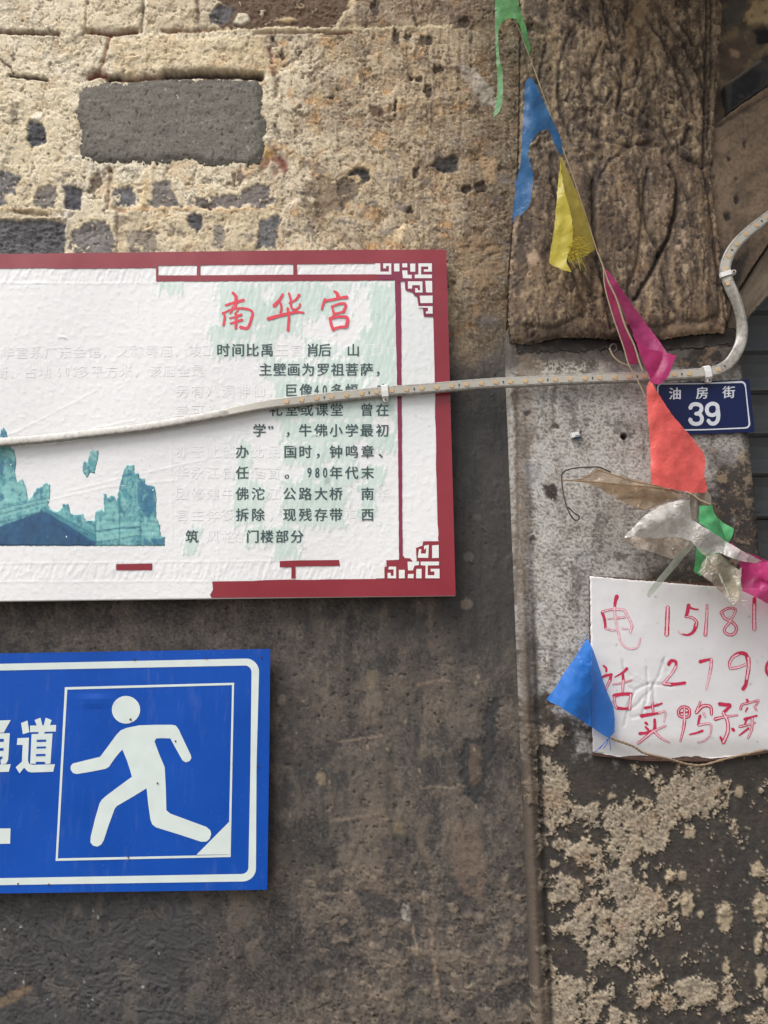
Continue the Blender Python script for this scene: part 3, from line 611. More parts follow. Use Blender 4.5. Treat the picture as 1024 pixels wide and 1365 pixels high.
def paint_shaft(p):
    u, v = p.u, p.v
    n1 = fbm(u / 42, v / 46, 71, 5, .6); n2 = fbm(u / 15, v / 15, 72, 5, .65); n3 = fbm(u / 90, v / 90, 73, 4)
    wrm = fbm(u / 3.6 + 1.5 * n2, v / 3.6, 74, 2); st = fbm(u / 14, v / 120, 75, 4)
    p.c[:] = lin((186, 182, 176))
    p.mix(sst(-.2, .6, n1) * .6, (198, 195, 190)); p.mix(sst(.0, .6, -n1) * .5, (152, 142, 130))
    p.mix(sst(.05, .55, st) * .35, (112, 106, 104)); p.mix(sst(.1, .6, n2) * .3, (150, 132, 112))
    p.mix(sst(.02, .4, wrm) * .66, (104, 94, 86)); p.mix(sst(.1, .5, -wrm) * .35, (206, 200, 190))
    p.h += .0009 * n2 - .0005 * wrm
    p.mix(sst(760, 790, u + 60 * n1) * sst(640, 720, v) * sst(880, 790, v) * .25, (112, 110, 112))
    # soot on the right and below
    blot = fbm(u / 26, v / 26, 76, 5, .68); bl2 = fbm(u / 34, v / 60, 99, 5, .68)
    p.mix(sst(.08, .5, bl2) * .45, (118, 111, 106)); p.mix(sst(.26, .5, bl2 + .3 * wrm) * .45, (84, 78, 74)); p.mix(sst(.1, .5, -bl2) * .4, (204, 202, 198)); p.mix(sst(640, 780, v + 30 * n1) * sst(.0, .5, blot + .4 * wrm) * .45, (92, 86, 82))
    soot = np.maximum(sst(905, 950, u + 55 * n1 + 30 * blot) * sst(575, 640, v + 30 * n1), sst(925, 985, v + 100 * n1 + 70 * blot - .05 * (u - 700)))
    soot = np.maximum(soot, sst(985, 995, u + 6 * n2) * .8)
    soot = np.maximum(soot, sst(700, 770, v + 20 * n1) * sst(838, 880, u + 30 * n1))
    p.mix(soot * .96, (54, 50, 47)); p.mix(soot * sst(.0, .5, n1 + .4 * n2) * .55, (80, 70, 62)); p.mix(soot * sst(.05, .5, wrm) * .3, (88, 80, 72)); p.mix(soot * sst(.1, .5, -n2) * .35, (46, 43, 42))
    spk = sst(.18, .34, fbm(u / 13, v / 13, 77, 5, .75)) * soot * sst(1000, 930, v); p.mix(spk * .6, (150, 128, 110)); p.h += .0009 * spk
    p.mix(sst(.16, .3, blot) * sst(560, 590, v) * sst(700, 640, v) * sst(900, 960, u) * .6, (168, 148, 122))
    # flaked limewash on the soot below
    low = sst(900, 1000, v)
    base = .62 * fbm(u / 36 + .3 * n2, v / 42 + .3 * n2, 78, 6, .72) + .62 * fbm(u / 14, v / 17, 79, 5, .74)
    guide = np.zeros_like(u)
    for x, y, r, q, a in [(830, 1130, 70, .8, .55), (960, 1070, 60, .7, .5), (725, 1050, 34, 1.2, .6), (900, 1080, 60, .5, .55), (860, 1260, 80, 1.1, .45), (740, 1280, 34, 1.5, .4), (960, 1330, 70, .5, .45), (745, 1330, 50, .8, .5), (790, 1185, 70, .5, .3),
                          (800, 1030, 60, .5, -.6), (970, 1200, 70, 1.6, -.55), (890, 1020, 60, .25, -.5), (765, 1280, 26, 1, -.35), (705, 1200, 14, 12, -.5), (700, 1100, 12, 12, -.4), (960, 1130, 40, .6, -.1), (830, 1310, 20, 1.2, -.4), (1015, 1100, 26, 2, -.3)]:
        guide += a * np.exp(-((u - x) / r) ** 2 - ((v - y) / (r * q)) ** 2)
    FQ = lambda pts: [(600 + x / 2.415, 980 + y / 2.415) for x, y in pts]
    fd = np.full(u.shape, 99.)
    for q in FLAKES: fd = np.minimum(fd, poly_sd(u + 7 * n2, v + 7 * fbm(u / 15, v / 15, 95, 4), FQ(q)))
    sd = np.clip(-fd, -9, 6) * .022 + .68 * base + .18 * guide - .05
    fl = sst(-.012, .02, sd) * low
    res = sst(-.30, -.02, sd) * low * sst(-.2, .5, n2 + wrm); p.mix(res * .5, (104, 94, 82))
    p.mix(fl, (164, 150, 130)); p.mix(fl * sst(.02, .3, fbm(u / 16, v / 18, 102, 5, .75)) * .55, (112, 99, 86)); tint = fbm(u / 50, v / 40, 80, 4)
    p.mix(fl * sst(.0, .5, tint) * .5, (146, 114, 90)); p.mix(fl * sst(.0, .5, -tint) * .6, (132, 122, 110)); p.mix(fl * sst(.1, .5, n2) * .45, (186, 170, 146)); p.mix(fl * sst(-.05, .45, wrm) * .6, (96, 82, 69)); p.mix(fl * sst(.1, .5, -wrm) * .45, (198, 184, 160))
    p.mix(np.exp(-((sd - .03) / .03) ** 2) * low * .4, (198, 182, 156)); p.h += .0026 * fl + .0012 * fl * n2; p.mix(np.exp(-((sd + .035) / .02) ** 2) * low * .5, (40, 37, 36)); hi2 = sst(.30, .34, base) * fl; p.h += .0010 * hi2; p.mix(hi2 * .35, (190, 174, 150))  # pale flake rim, and a dark outline painted as its edge shadow
    for x, y, r, q in [(986, 1056, 5, 1.7), (910, 1167, 7, 1), (740, 1152, 5, 1), (966, 1222, 10, 2.0), (893, 1166, 6, 1.2), (916, 1205, 9, 1.9), (1010, 1160, 9, 1.1), (1014, 1210, 9, 2.2), (1010, 1260, 6, 2.2), (1014, 1300, 7, 2), (978, 1100, 4, 1.4), (722, 1180, 4, 2.2),
                       (816, 1062, 4, 1), (934, 1218, 4, 1), (968, 1290, 5, 2), (850, 1180, 4, 1), (920, 1110, 8, 1.1)]:
        p.spot(x, y, r, (166, 150, 126), .002, q, 4)
    rng = random.Random(12)
    for k in range(130):
        p.spot(rng.gauss(965, 40), rng.uniform(1090, 1340), rng.uniform(.5, 1.5), (178, 166, 146), .0006, 1, 1, .8)
    # white speckle left under the black band at the top
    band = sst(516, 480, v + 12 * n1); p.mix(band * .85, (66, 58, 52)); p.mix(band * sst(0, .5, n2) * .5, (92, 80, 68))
    ws = sst(-.1, .25, n2 + .6 * wrm) * np.exp(-((v - 494) / 12) ** 2) * (np.exp(-((u - 770) / 58) ** 2) + .6 * np.exp(-((u - 720) / 22) ** 2)); p.mix(ws, (196, 188, 176))
    p.patch([(690, 470), (700, 476), (726, 482), (722, 504), (690, 508)], (128, 108, 88), .002, 7, op=.5)
    p.patch([(930, 462), (962, 468), (960, 492), (900, 488)], (60, 54, 50), 0, 5)
    p.mix(sst(.15, .4, blot) * band * sst(890, 910, u) * .5, (146, 122, 98))
    p.patch([(648 + 40, 505), (708, 508), (712, 560), (706, 640), (704, 760), (700, 800), (686, 800), (684, 520)], (146, 124, 104), 0, 8, op=.35)
    # small marks
    p.line([(742, 500), (738, 540), (736, 575)], 2.6, (96, 78, 66), -.001, .7, 4); p.spot(703, 551, 4, (84, 80, 80), -.001, .9, 3); p.spot(741, 568, 5, (88, 80, 74), -.001, .7, 3)
    p.patch([(724, 648), (738, 644), (746, 652), (742, 668), (728, 664)], (70, 64, 60), -.001, 4); p.spot(710, 718, 4, (76, 72, 70), 0, 1, 3); p.spot(828, 742, 9, (92, 86, 82), 0, .6, 5, .8)
    p.spot(832, 582, 4.2, (34, 30, 28), -.007, 1, .6); p.patch([(696, 620), (716, 616), (726, 636), (706, 646)], (158, 156, 156), 0, 6, op=.7)
    p.line([(688, 505), (690, 700), (688, 800)], 3, (84, 72, 62), -.001, .6, 3)
    # rounded plaster arris on the left edge
    ed = (W_X(p) - XP)                                                   # metres from the arris
    bead = np.exp(-((ed - .010) / .0085) ** 2) * (.25 * sst(520, 600, v) + .75 * sst(700, 900, v))
    p.mix(np.exp(-((ed - .011) / .011) ** 4) * (.35 * sst(520, 600, v) + .5 * sst(720, 900, v + 30 * n2)), (98, 86, 76)); p.h += .007 * bead
    p.mix(np.exp(-((ed - .0285) / .0055) ** 2) * (.4 * sst(520, 600, v) + .45 * sst(720, 880, v)), (50, 46, 44)); p.h -= .003 * np.exp(-((ed - .028) / .005) ** 2) * sst(640, 880, v)
    p.h -= .010 * np.exp(-np.clip(ed, 0, 9) / .0035)                        # worn corner
    er = XR - W_X(p); p.h -= .010 * np.exp(-np.clip(er + .004 * n2, 0, 9) / .005)

def W_X(p): return p.X
class PaintX(Paint): pass

zs2 = spread(zbot, W(850, 446, Y_SHAFT)[2], .00185, -.02, W(850, 440, Y_SHAFT)[2] + .001, 40)[::-1]
xs2 = np.concatenate([np.linspace(XP, XP + .006, 6)[:-1], np.arange(XP + .006, XR - .006, .00185), np.linspace(XR - .006, XR, 6)])
# below the card the pillar runs on past the picture's edge
X, Z = np.meshgrid(xs2, zs2); zc = W(980, 900, Y_SHAFT)[2]
wide = W(1085, 1100, Y_SHAFT)[0]
k = sst(W(980, 745, Y_SHAFT)[2], W(980, 1000, Y_SHAFT)[2], Z); X = XP + (X - XP) * (1 + k * ((wide - XP) / (XR - XP) - 1))
Pm = np.stack([X, np.full_like(X, Y_SHAFT), Z], -1); u, v = UV(Pm); pp = Paint(u, v); pp.X = np.where(X > XP + .1, XR - (XP + (XR - XP) - (XP + (X - XP) / (1 + k * ((wide - XP) / (XR - XP) - 1)))), X)
paint_shaft(pp); Pm[..., 1] -= pp.h
pillar = empty('stone_pillar', (W(850, 800, Y_SHAFT)[0], .05, 0), 'old stone pillar with limewashed flaking shaft and brown carved capital', 'pillar')
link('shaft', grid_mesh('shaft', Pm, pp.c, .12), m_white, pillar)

CAPITAL = [(693, -70), (694, 60), (693, 160), (691, 230), (684, 300), (678, 380), (677, 430), (680, 456), (705, 460), (740, 452), (790, 452), (840, 456), (880, 454), (930, 446), (966, 444), (969, 420), (964, 380), (960, 330), (953, 270), (949, 225), (954, 150), (960, 90), (964, 0), (965, -70)]

def paint_capital(p):
    u, v = p.u, p.v
    wx = fbm(u / 40, v / 40, 81, 3); wy = fbm(u / 40, v / 40, 82, 3)
    n1 = fbm(u / 30, v / 34, 83, 5, .6); n2 = fbm(u / 9, v / 10, 84, 4, .65); st = fbm(u / 9, v / 70, 85, 4)
    p.c[:] = lin((122, 103, 84)); p.mix(sst(-.1, .6, n1) * .6, (140, 117, 93)); p.mix(sst(.0, .6, -n1) * .7, (84, 69, 58)); wo_ = fbm(u / 3.8 + n2, v / 4.6, 97, 2); p.mix(sst(.0, .45, wo_) * .34, (72, 58, 49)); p.mix(sst(.05, .5, -wo_) * .25, (160, 136, 110)); p.h -= .0002 * wo_
    p.mix(sst(.1, .6, st) * .4, (88, 70, 58)); p.mix(sst(.2, .6, -st) * .35, (146, 126, 104)); p.mix(sst(.15, .6, n2) * .35, (68, 57, 50))
    up = sst(232, 205, v + 10 * wx)
    # rolled leaf carving above
    a = 1 - np.abs(fbm(u / 30 + 1.1 * wx, v / 26 + 1.1 * wy, 86, 2)) * 1.6
    b = 1 - np.abs(fbm(u / 13 + 1.3 * wy, v / 12 + 1.3 * wx, 87, 2)) * 1.5
    c3_ = 1 - np.abs(fbm(u / 62 + .8 * wx, v / 50 + .8 * wy, 88, 2)) * 1.7; p.h += up * (.0042 * np.clip(c3_, -.5, 1) + .0018 * np.clip(a, -.5, 1) + .0006 * np.clip(b, -.5, 1) - .0035)
    p.mix(up * sst(.6, .95, b) * sst(-.3, .5, n1) * .55, (168, 147, 118)); p.mix(up * sst(.75, .98, a) * .4, (150, 130, 104)); p.mix(up * sst(.1, -.35, a + .4 * b) * .6, (58, 48, 42)); p.mix(up * sst(.15, .5, n1) * sst(800, 830, u) * sst(880, 840, u) * .5, (170, 142, 108))  # ridges tinted paler and hollows darker, highlight and shade put into the colour
    fs = fbm(u / 4, v / 26, 89, 4, .6); dirt = fbm(u / 20 + .5 * wx, v / 26 + .5 * wy, 90, 6, .7)
    p.mix(sst(.05, .5, fs) * .3, (152, 132, 110)); p.mix(sst(.05, .5, -fs) * .35, (70, 57, 48)); p.mix(sst(.2, .26, dirt) * .3, (150, 128, 102)); p.mix(sst(.36, .4, dirt) * .4, (176, 154, 126)); p.mix(sst(.26, .32, -dirt) * .45, (62, 51, 44))
    p.mix((1 - up) * sst(0, .6, n1) * .3, (124, 96, 70)); ck = 1 - np.abs(fbm(u / 26 + .5 * wx, v / 44 + .5 * wy, 92, 4)); ckm = sst(.95, .99, ck); p.mix(ckm * .6, (50, 40, 35)); p.h -= .0016 * ckm; wl_ = sst(.3, .36, fbm(u / 11, v / 15, 93, 5, .7)); p.mix(wl_ * .4, (172, 150, 124)); p.h += .0007 * wl_; dl_ = sst(.34, .4, fbm(u / 13, v / 15, 94, 5, .7)); p.mix(dl_ * .55, (52, 44, 39)); p.h -= .0012 * dl_
    ar_ = fbm(u / 12 + .5 * wx, v / 120, 96, 5, .6); p.mix(sst(.0, .45, ar_) * .55, (74, 58, 47)); p.mix(sst(.15, .5, -ar_) * .35, (150, 126, 98)); p.contrast(1.55); p.c *= .9; blk = sst(.16, .36, fbm(u / 34, v / 60, 100, 6, .7)); p.mix(blk * .5, (52, 44, 39))
    p.h += .0004 * n2 + .0006 * n1 + .0003 * fs + .0005 * sst(.2, .26, dirt)
    # overall body: rounded sides, flare below the petals, tucked in at the foot
    p.h += .008 * (1 - ((u - 820) / 160) ** 2) * (.35 + .65 * sst(180, 330, v)) + .005 * sst(250, 420, v) - .004 * sst(436, 462, v + 6 * n1)
    for pl, r, t in [([(792, 240), (800, 218), (818, 206), (836, 212), (850, 240), (852, 290), (846, 350), (832, 402), (812, 380), (798, 330), (790, 280)], 20, .010),
                     ([(856, 250), (864, 222), (876, 212), (892, 220), (902, 240), (900, 280), (890, 320), (877, 342), (862, 310), (855, 280)], 17, .009),
                     ([(908, 236), (918, 220), (934, 224), (942, 250), (946, 310), (954, 370), (956, 420), (930, 432), (902, 430), (884, 400), (884, 360), (902, 310)], 26, .012),
                     ([(700, 222), (722, 214), (742, 232), (748, 280), (752, 330), (764, 380), (780, 420), (740, 440), (690, 436), (690, 360), (698, 290)], 26, .011),
                     ([(752, 232), (770, 216), (786, 236), (788, 290), (796, 350), (806, 396), (790, 404), (772, 380), (758, 330), (750, 280)], 16, .008),
                     ([(838, 402), (858, 366), (876, 352), (884, 396), (900, 428), (880, 440), (836, 440), (808, 436), (812, 404)], 20, .009)]:
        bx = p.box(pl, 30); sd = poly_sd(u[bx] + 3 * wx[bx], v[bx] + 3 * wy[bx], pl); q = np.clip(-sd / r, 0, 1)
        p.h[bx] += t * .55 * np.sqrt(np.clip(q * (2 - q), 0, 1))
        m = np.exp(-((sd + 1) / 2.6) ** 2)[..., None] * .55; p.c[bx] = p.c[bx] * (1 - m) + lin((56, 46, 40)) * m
    ov = [(858, 252), (864, 226), (876, 214), (892, 222), (902, 240), (900, 282), (890, 318), (877, 342), (862, 310), (856, 282), (858, 252)]
    p.line(ov[3:8], 2.4, (48, 38, 33), -.008, .95, 1); p.line(ov[7:] + ov[:2], 2.0, (56, 46, 40), -.006, .8, 1)
    dark = (50, 41, 36)
    for pl, wd, dh in [([(877, 342), (868, 364), (856, 384), (843, 404)], 2.6, -.008), ([(790, 240), (789, 300), (795, 350), (805, 400), (812, 440)], 2.4, -.006), ([(733, 242), (742, 272), (745, 310), (752, 350)], 2.0, -.005),
                       ([(806, 250), (800, 236), (812, 216), (826, 206)], 1.8, -.004), ([(918, 214), (932, 218), (934, 226)], 2.4, -.005), ([(902, 186), (904, 208), (918, 214)], 1.8, -.004),
                       ([(887, 30), (912, 58), (928, 90), (937, 116)], 2.6, -.005), ([(872, 40), (900, 76), (918, 116), (928, 160)], 2.2, -.004), ([(902, 30), (930, 64), (940, 100)], 2.0, -.004),
                       ([(808, 30), (816, 70), (828, 110), (822, 150)], 2.4, -.004), ([(846, 140), (880, 170), (898, 200)], 2.0, -.004), ([(826, 150), (850, 156), (872, 176)], 2.0, -.003),
                       ([(800, 60), (786, 96), (790, 130), (806, 140), (816, 124)], 2.0, -.003), ([(842, 70), (852, 92), (846, 116), (832, 122)], 2.0, -.003), ([(760, 40), (744, 90), (746, 150), (762, 190)], 2.2, -.003), ([(728, 60), (716, 120), (722, 180)], 1.8, -.003), ([(780, 170), (806, 190), (836, 196), (866, 190)], 2.0, -.003), ([(858, 20), (884, 60), (906, 110), (914, 150)], 1.8, -.003), ([(800, -20), (806, 20), (822, 50)], 2.2, -.004), ([(870, 70), (876, 104), (866, 130)], 1.8, -.003), ([(943, -60), (942, 60), (940, 150), (937, 224)], 2.2, -.007), ([(948, -60), (948, 80), (946, 150), (942, 200)], 1.8, -.006), ([(936, 224), (948, 300), (956, 372), (966, 430)], 1.4, -.003),
                       ([(714, 446), (704, 452), (702, 440), (712, 438)], 1.6, -.003), ([(790, 350), (806, 390), (812, 420)], 2.0, -.004), ([(770, 360), (788, 396)], 2.2, -.004), ([(928, 318), (936, 344), (934, 380)], 1.2, -.002)]:
        p.line(pl, wd, dark, dh, .8, 1.5)
    for x, y, r, q, c in [(710, 350, 8, 1.2, (206, 176, 148)), (796, 404, 4, 2, (186, 164, 138)), (908, 322, 4, 2.6, (178, 150, 126)), (902, 336, 3, 1.4, (190, 168, 146)), (910, 362, 4, 1.2, (184, 164, 134)), (832, 338, 3, .8, (168, 146, 120)), (745, 374, 4, 2, (168, 146, 120)),
                          (836, 362, 3, 1, (156, 134, 108)), (880, 278, 5, 3, (138, 120, 102)), (866, 300, 4, 2.6, (132, 112, 94)), (790, 178, 6, 1.4, (56, 46, 42)), (875, 425, 3, .8, (150, 128, 106)), (852, 20, 8, 2.4, (156, 130, 100)), (818, 76, 6, 1.2, (150, 128, 104)), (840, 60, 6, 5, (150, 122, 92))]:
        p.spot(x, y, r, c, .0008, q, 4, .7)
    p.mix(sst(424, 446, v + 10 * n1) * .5, (66, 54, 46)); p.patch([(876, 446), (900, 438), (940, 432), (968, 440), (968, 452), (880, 456)], (156, 130, 104), .001, 6, op=.55)
    p.patch([(806, 450), (850, 436), (868, 452), (860, 462), (806, 462)], (52, 44, 40), -.002, 4, op=.8)
_pc = paint_capital
def paint_capital(p):
    _pc(p); d = poly_sd(p.u, p.v, CAPITAL); p.h -= .006 * np.exp(-np.clip(-d + 2 * p.nf, 0, 60) / 2.2)
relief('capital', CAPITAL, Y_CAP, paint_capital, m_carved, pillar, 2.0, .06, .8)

# dark ragged slab standing in for the shadow gap under the capital
def paint_gap_shade(p):
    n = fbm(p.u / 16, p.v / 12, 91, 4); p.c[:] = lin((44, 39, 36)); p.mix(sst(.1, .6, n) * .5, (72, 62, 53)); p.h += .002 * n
relief('gap_shade', [(690, 470), (740, 468), (810, 466), (860, 468), (930, 464), (990, 456), (996, 440), (960, 434), (830, 436), (690, 440)], -.0195, paint_gap_shade, m_carved, pillar, 3, .06, 2.2)

# ------------------------------------------------------------------ stone arch on the right of the capital
arch = empty('stone_arch', (W(1030, 300, 0)[0], .05, 1.9), 'brown weathered stone arch springing from beside the carved capital, above the slatted shutter', 'arch')
def paint_arch(p):
    u, v = p.u, p.v
    n1 = fbm(u / 36, v / 36, 101, 5, .6); n2 = fbm(u / 9, v / 9, 102, 4, .65); a = fbm((u * .6 + v * .8) / 9, (u * .8 - v * .6) / 60, 103, 4)
    wo_ = fbm(u / 4 + n2, v / 5, 98, 2); p.c[:] = lin((126, 107, 88)); p.mix(sst(-.1, .6, n1) * .5, (146, 124, 101)); p.mix(sst(.05, .5, wo_) * .4, (76, 63, 53)); p.mix(sst(.1, .5, -wo_) * .3, (150, 130, 108)); p.mix(sst(0, .6, -n1) * .6, (84, 70, 58)); p.mix(sst(.1, .6, a) * .35, (80, 66, 55)); p.mix(sst(.2, .6, n2) * .25, (74, 62, 52))
    p.h += .0016 * n1 + .0009 * n2
    p.line([(948, 166), (985, 140), (1040, 104), (1120, 50)], 5, (136, 112, 86), .003, .6, 2); p.line([(950, 172), (990, 148), (1040, 116), (1120, 62)], 2, (58, 48, 42), -.003, .7, 2)
    for x, y, r, q in [(972, 211, 3, 1.3), (993, 192, 2.4, 2), (948, 217, 2.4, 1.6), (970, 288, 5, 1.2), (982, 266, 4, 1.4), (952, 236, 2, 1.4), (982, 238, 2, 1)]: p.spot(x, y, r, (54, 45, 40), -.003, q, 2)
    p.spot(964, 196, 8, (150, 126, 106), .001, 1.1, 5, .5)
    p.mix(np.exp(-((u - 985) / 18) ** 2 - ((v - 360) / 40) ** 2) * .75, (60, 54, 50))
    p.patch([(962, 330), (985, 345), (1000, 330), (986, 372), (976, 404), (966, 400)], (58, 52, 48), -.002, 6, op=.8)
relief('arch_stone', [(950, 170), (985, 142), (1040, 106), (1140, 36), (1140, 150), (1060, 272), (1024, 325), (1002, 358), (978, 398), (970, 430), (966, 400), (958, 330), (948, 262), (945, 215)], -.012, paint_arch, m_carved, arch, 2.4, .14, .6)
def paint_chamfer(p):
    u, v = p.u, p.v; n1 = fbm(u / 30, v / 30, 111, 5, .6); a = fbm((u * .6 - v * .8) / 60, (u * .8 + v * .6) / 6, 112, 4); n2 = fbm(u / 8, v / 8, 113, 3)
    p.c[:] = lin((118, 104, 88)); p.mix(sst(0, .6, n1) * .5, (134, 120, 102)); p.mix(sst(.05, .6, a) * .55, (84, 73, 63)); p.mix(sst(.1, .6, -n1) * .4, (92, 80, 68)); p.h += .0016 * a + .0008 * n2
    p.line([(978, 456), (1000, 424), (1024, 398), (1140, 250)], 2.4, (150, 138, 122), .002, .7, 1)
relief('arch_chamfer', [(969, 432), (978, 402), (1003, 362), (1025, 329), (1062, 276), (1140, 158), (1140, 245), (1060, 345), (1024, 394), (1000, 420), (978, 452), (972, 455)], -.004, paint_chamfer, m_carved, arch, 2.6, .14, .6)
def paint_block(p):
    u, v = p.u, p.v; n1 = fbm(u / 22, v / 20, 121, 5, .65); n2 = fbm(u / 8, v / 8, 122, 4)
    p.c[:] = lin((104, 92, 78)); p.mix(sst(0, .5, n1) * .7, (150, 128, 98)); p.mix(sst(0, .5, -n1) * .6, (70, 62, 55)); p.h += .003 * n1 + .001 * n2
    p.patch([(962, -60), (994, -60), (996, 6), (984, 32), (968, 36)], (92, 88, 82), .002, 5); p.patch([(1002, 2), (1040, -10), (1060, 30), (1010, 34), (994, 30)], (196, 170, 128), .002, 6, op=.8)
    p.patch([(1003, 40), (1016, 36), (1040, 36), (1040, 56), (1012, 58)], (46, 44, 46), -.008, 3); p.patch([(962, 60), (990, 50), (1010, 66), (990, 92), (966, 106)], (96, 80, 68), .001, 6, op=.7)
    p.patch([(974, 64), (986, 70), (984, 78), (974, 76)], (160, 134, 110), .001, 3)
relief('backing_stone', [(955, -70), (1150, -70), (1150, 60), (1040, 112), (985, 148), (952, 176), (945, 150)], .012, paint_block, m_stone, arch, 2.6, .12, .6)
def paint_slab(p):
    u, v = p.u, p.v; n1 = fbm(u / 22, v / 20, 131, 4); p.c[:] = lin((64, 61, 60)); p.mix(sst(0, .6, n1) * .5, (84, 78, 72)); p.h += .002 * n1
    p.patch([(976, 112), (1000, 92), (1016, 98), (1010, 118), (990, 134), (976, 148)], (44, 44, 46), -.004, 4)
    p.line([(967, 112), (990, 96), (1012, 82)], 2.2, (140, 128, 114), .002, .7, 1)
relief('roof_slab', [(966, 113), (990, 97), (1012, 80), (1060, 50), (1140, 0), (1140, 34), (1040, 104), (985, 140), (972, 150)], -.004, paint_slab, m_stone, arch, 2.6, .04, .6)

# added unseen slab above the view, only there to darken the right side
bm = bmesh.new(); bmesh.ops.create_cube(bm, size=1, matrix=Matrix.Translation((1.35, -.14, 3.0)) @ Matrix.Diagonal((2.1, .42, .12, 1)))
bmesh.ops.bevel(bm, geom=bm.edges[:], offset=.012, segments=2, affect='EDGES')
me = bpy.data.meshes.new('shade_slab'); bm.to_mesh(me); bm.free(); link('shade_slab', me, plain('shade_slab_stone', (112, 102, 90), .9, .2, .15, 12, .4, 120), arch)

# ------------------------------------------------------------------ shutter of dark slats behind the pillar
m_slat = plain('grey_slats', (74, 76, 77), .55, .4, .16, 40, .3, 220)
YS = .07
V = []; F = []
x0, x1 = W(940, 600, YS)[0], 2.2
slat_v = [258, 312, 366, 419, 472, 525, 582, 635, 692, 750, 808, 866, 925, 985, 1045, 1106, 1168, 1230, 1293, 1357, 1420]
nx = 60
for a, b in zip(slat_v[:-1], slat_v[1:]):
    za, zb = W(1000, a, YS)[2], W(1000, b, YS)[2]; h = za - zb
    prof = [(0.000, za - .002), (.006, za - h * .25), (.009, za - h * .55), (.008, zb + h * .17), (-.002, zb + h * .145), (-.008, zb + h * .12), (-.008, zb + h * .045), (-.002, zb + h * .02), (.010, zb + h * .01), (.012, zb - .004)]
    o = len(V)
    for i in range(nx):
        x = x0 + (x1 - x0) * i / (nx - 1)
        for q, (dy, z) in enumerate(prof): V.append((x, YS + dy + .0008 * math.sin(x * 31 + a), z + .0006 * math.sin(x * 23 + a * .7)))
    k = len(prof)
    F += [[o + i * k + j, o + i * k + j + 1, o + (i + 1) * k + j + 1, o + (i + 1) * k + j] for i in range(nx - 1) for j in range(k - 1)]
shutter = link('shutter', mesh_np('shutter', np.array(V), F, smooth=False), m_slat)
tag(shutter, 'dark grey shutter of ribbed horizontal slats set back behind the pillar, under the arch', 'shutter')
#PART3
# ------------------------------------------------------------------ information board (white foam with its print peeling off)
def pan_y(u, v):                                                          # the board is a little wavy
    return Y_PANEL - .0016 * np.sin(np.asarray(u) / 95. + .6) * np.cos(np.asarray(v) / 150. + .3) - .0009 * np.sin(np.asarray(u) / 41. + np.asarray(v) / 60.)
def off(e, f=pan_y): return lambda u, v: f(u, v) - e
m_foam, t, b = newmat('foam_board')
a = t.nodes.new('ShaderNodeAttribute'); a.attribute_name = 'col'
n1 = noise(t, 520, 3); r1 = ramp(t, n1.outputs[0], [(.3, .955), (.7, 1.0)]); t.links.new(mulc(t, a.outputs['Color'], r1.outputs[0]), b.inputs['Base Color'])
b.inputs['Roughness'].default_value = .42; b.inputs['Specular IOR Level'].default_value = .45
bp = t.nodes.new('ShaderNodeBump'); bp.inputs['Strength'].default_value = .22; bp.inputs['Distance'].default_value = .0008; t.links.new(n1.outputs[0], bp.inputs['Height']); t.links.new(bp.outputs[0], b.inputs['Normal'])

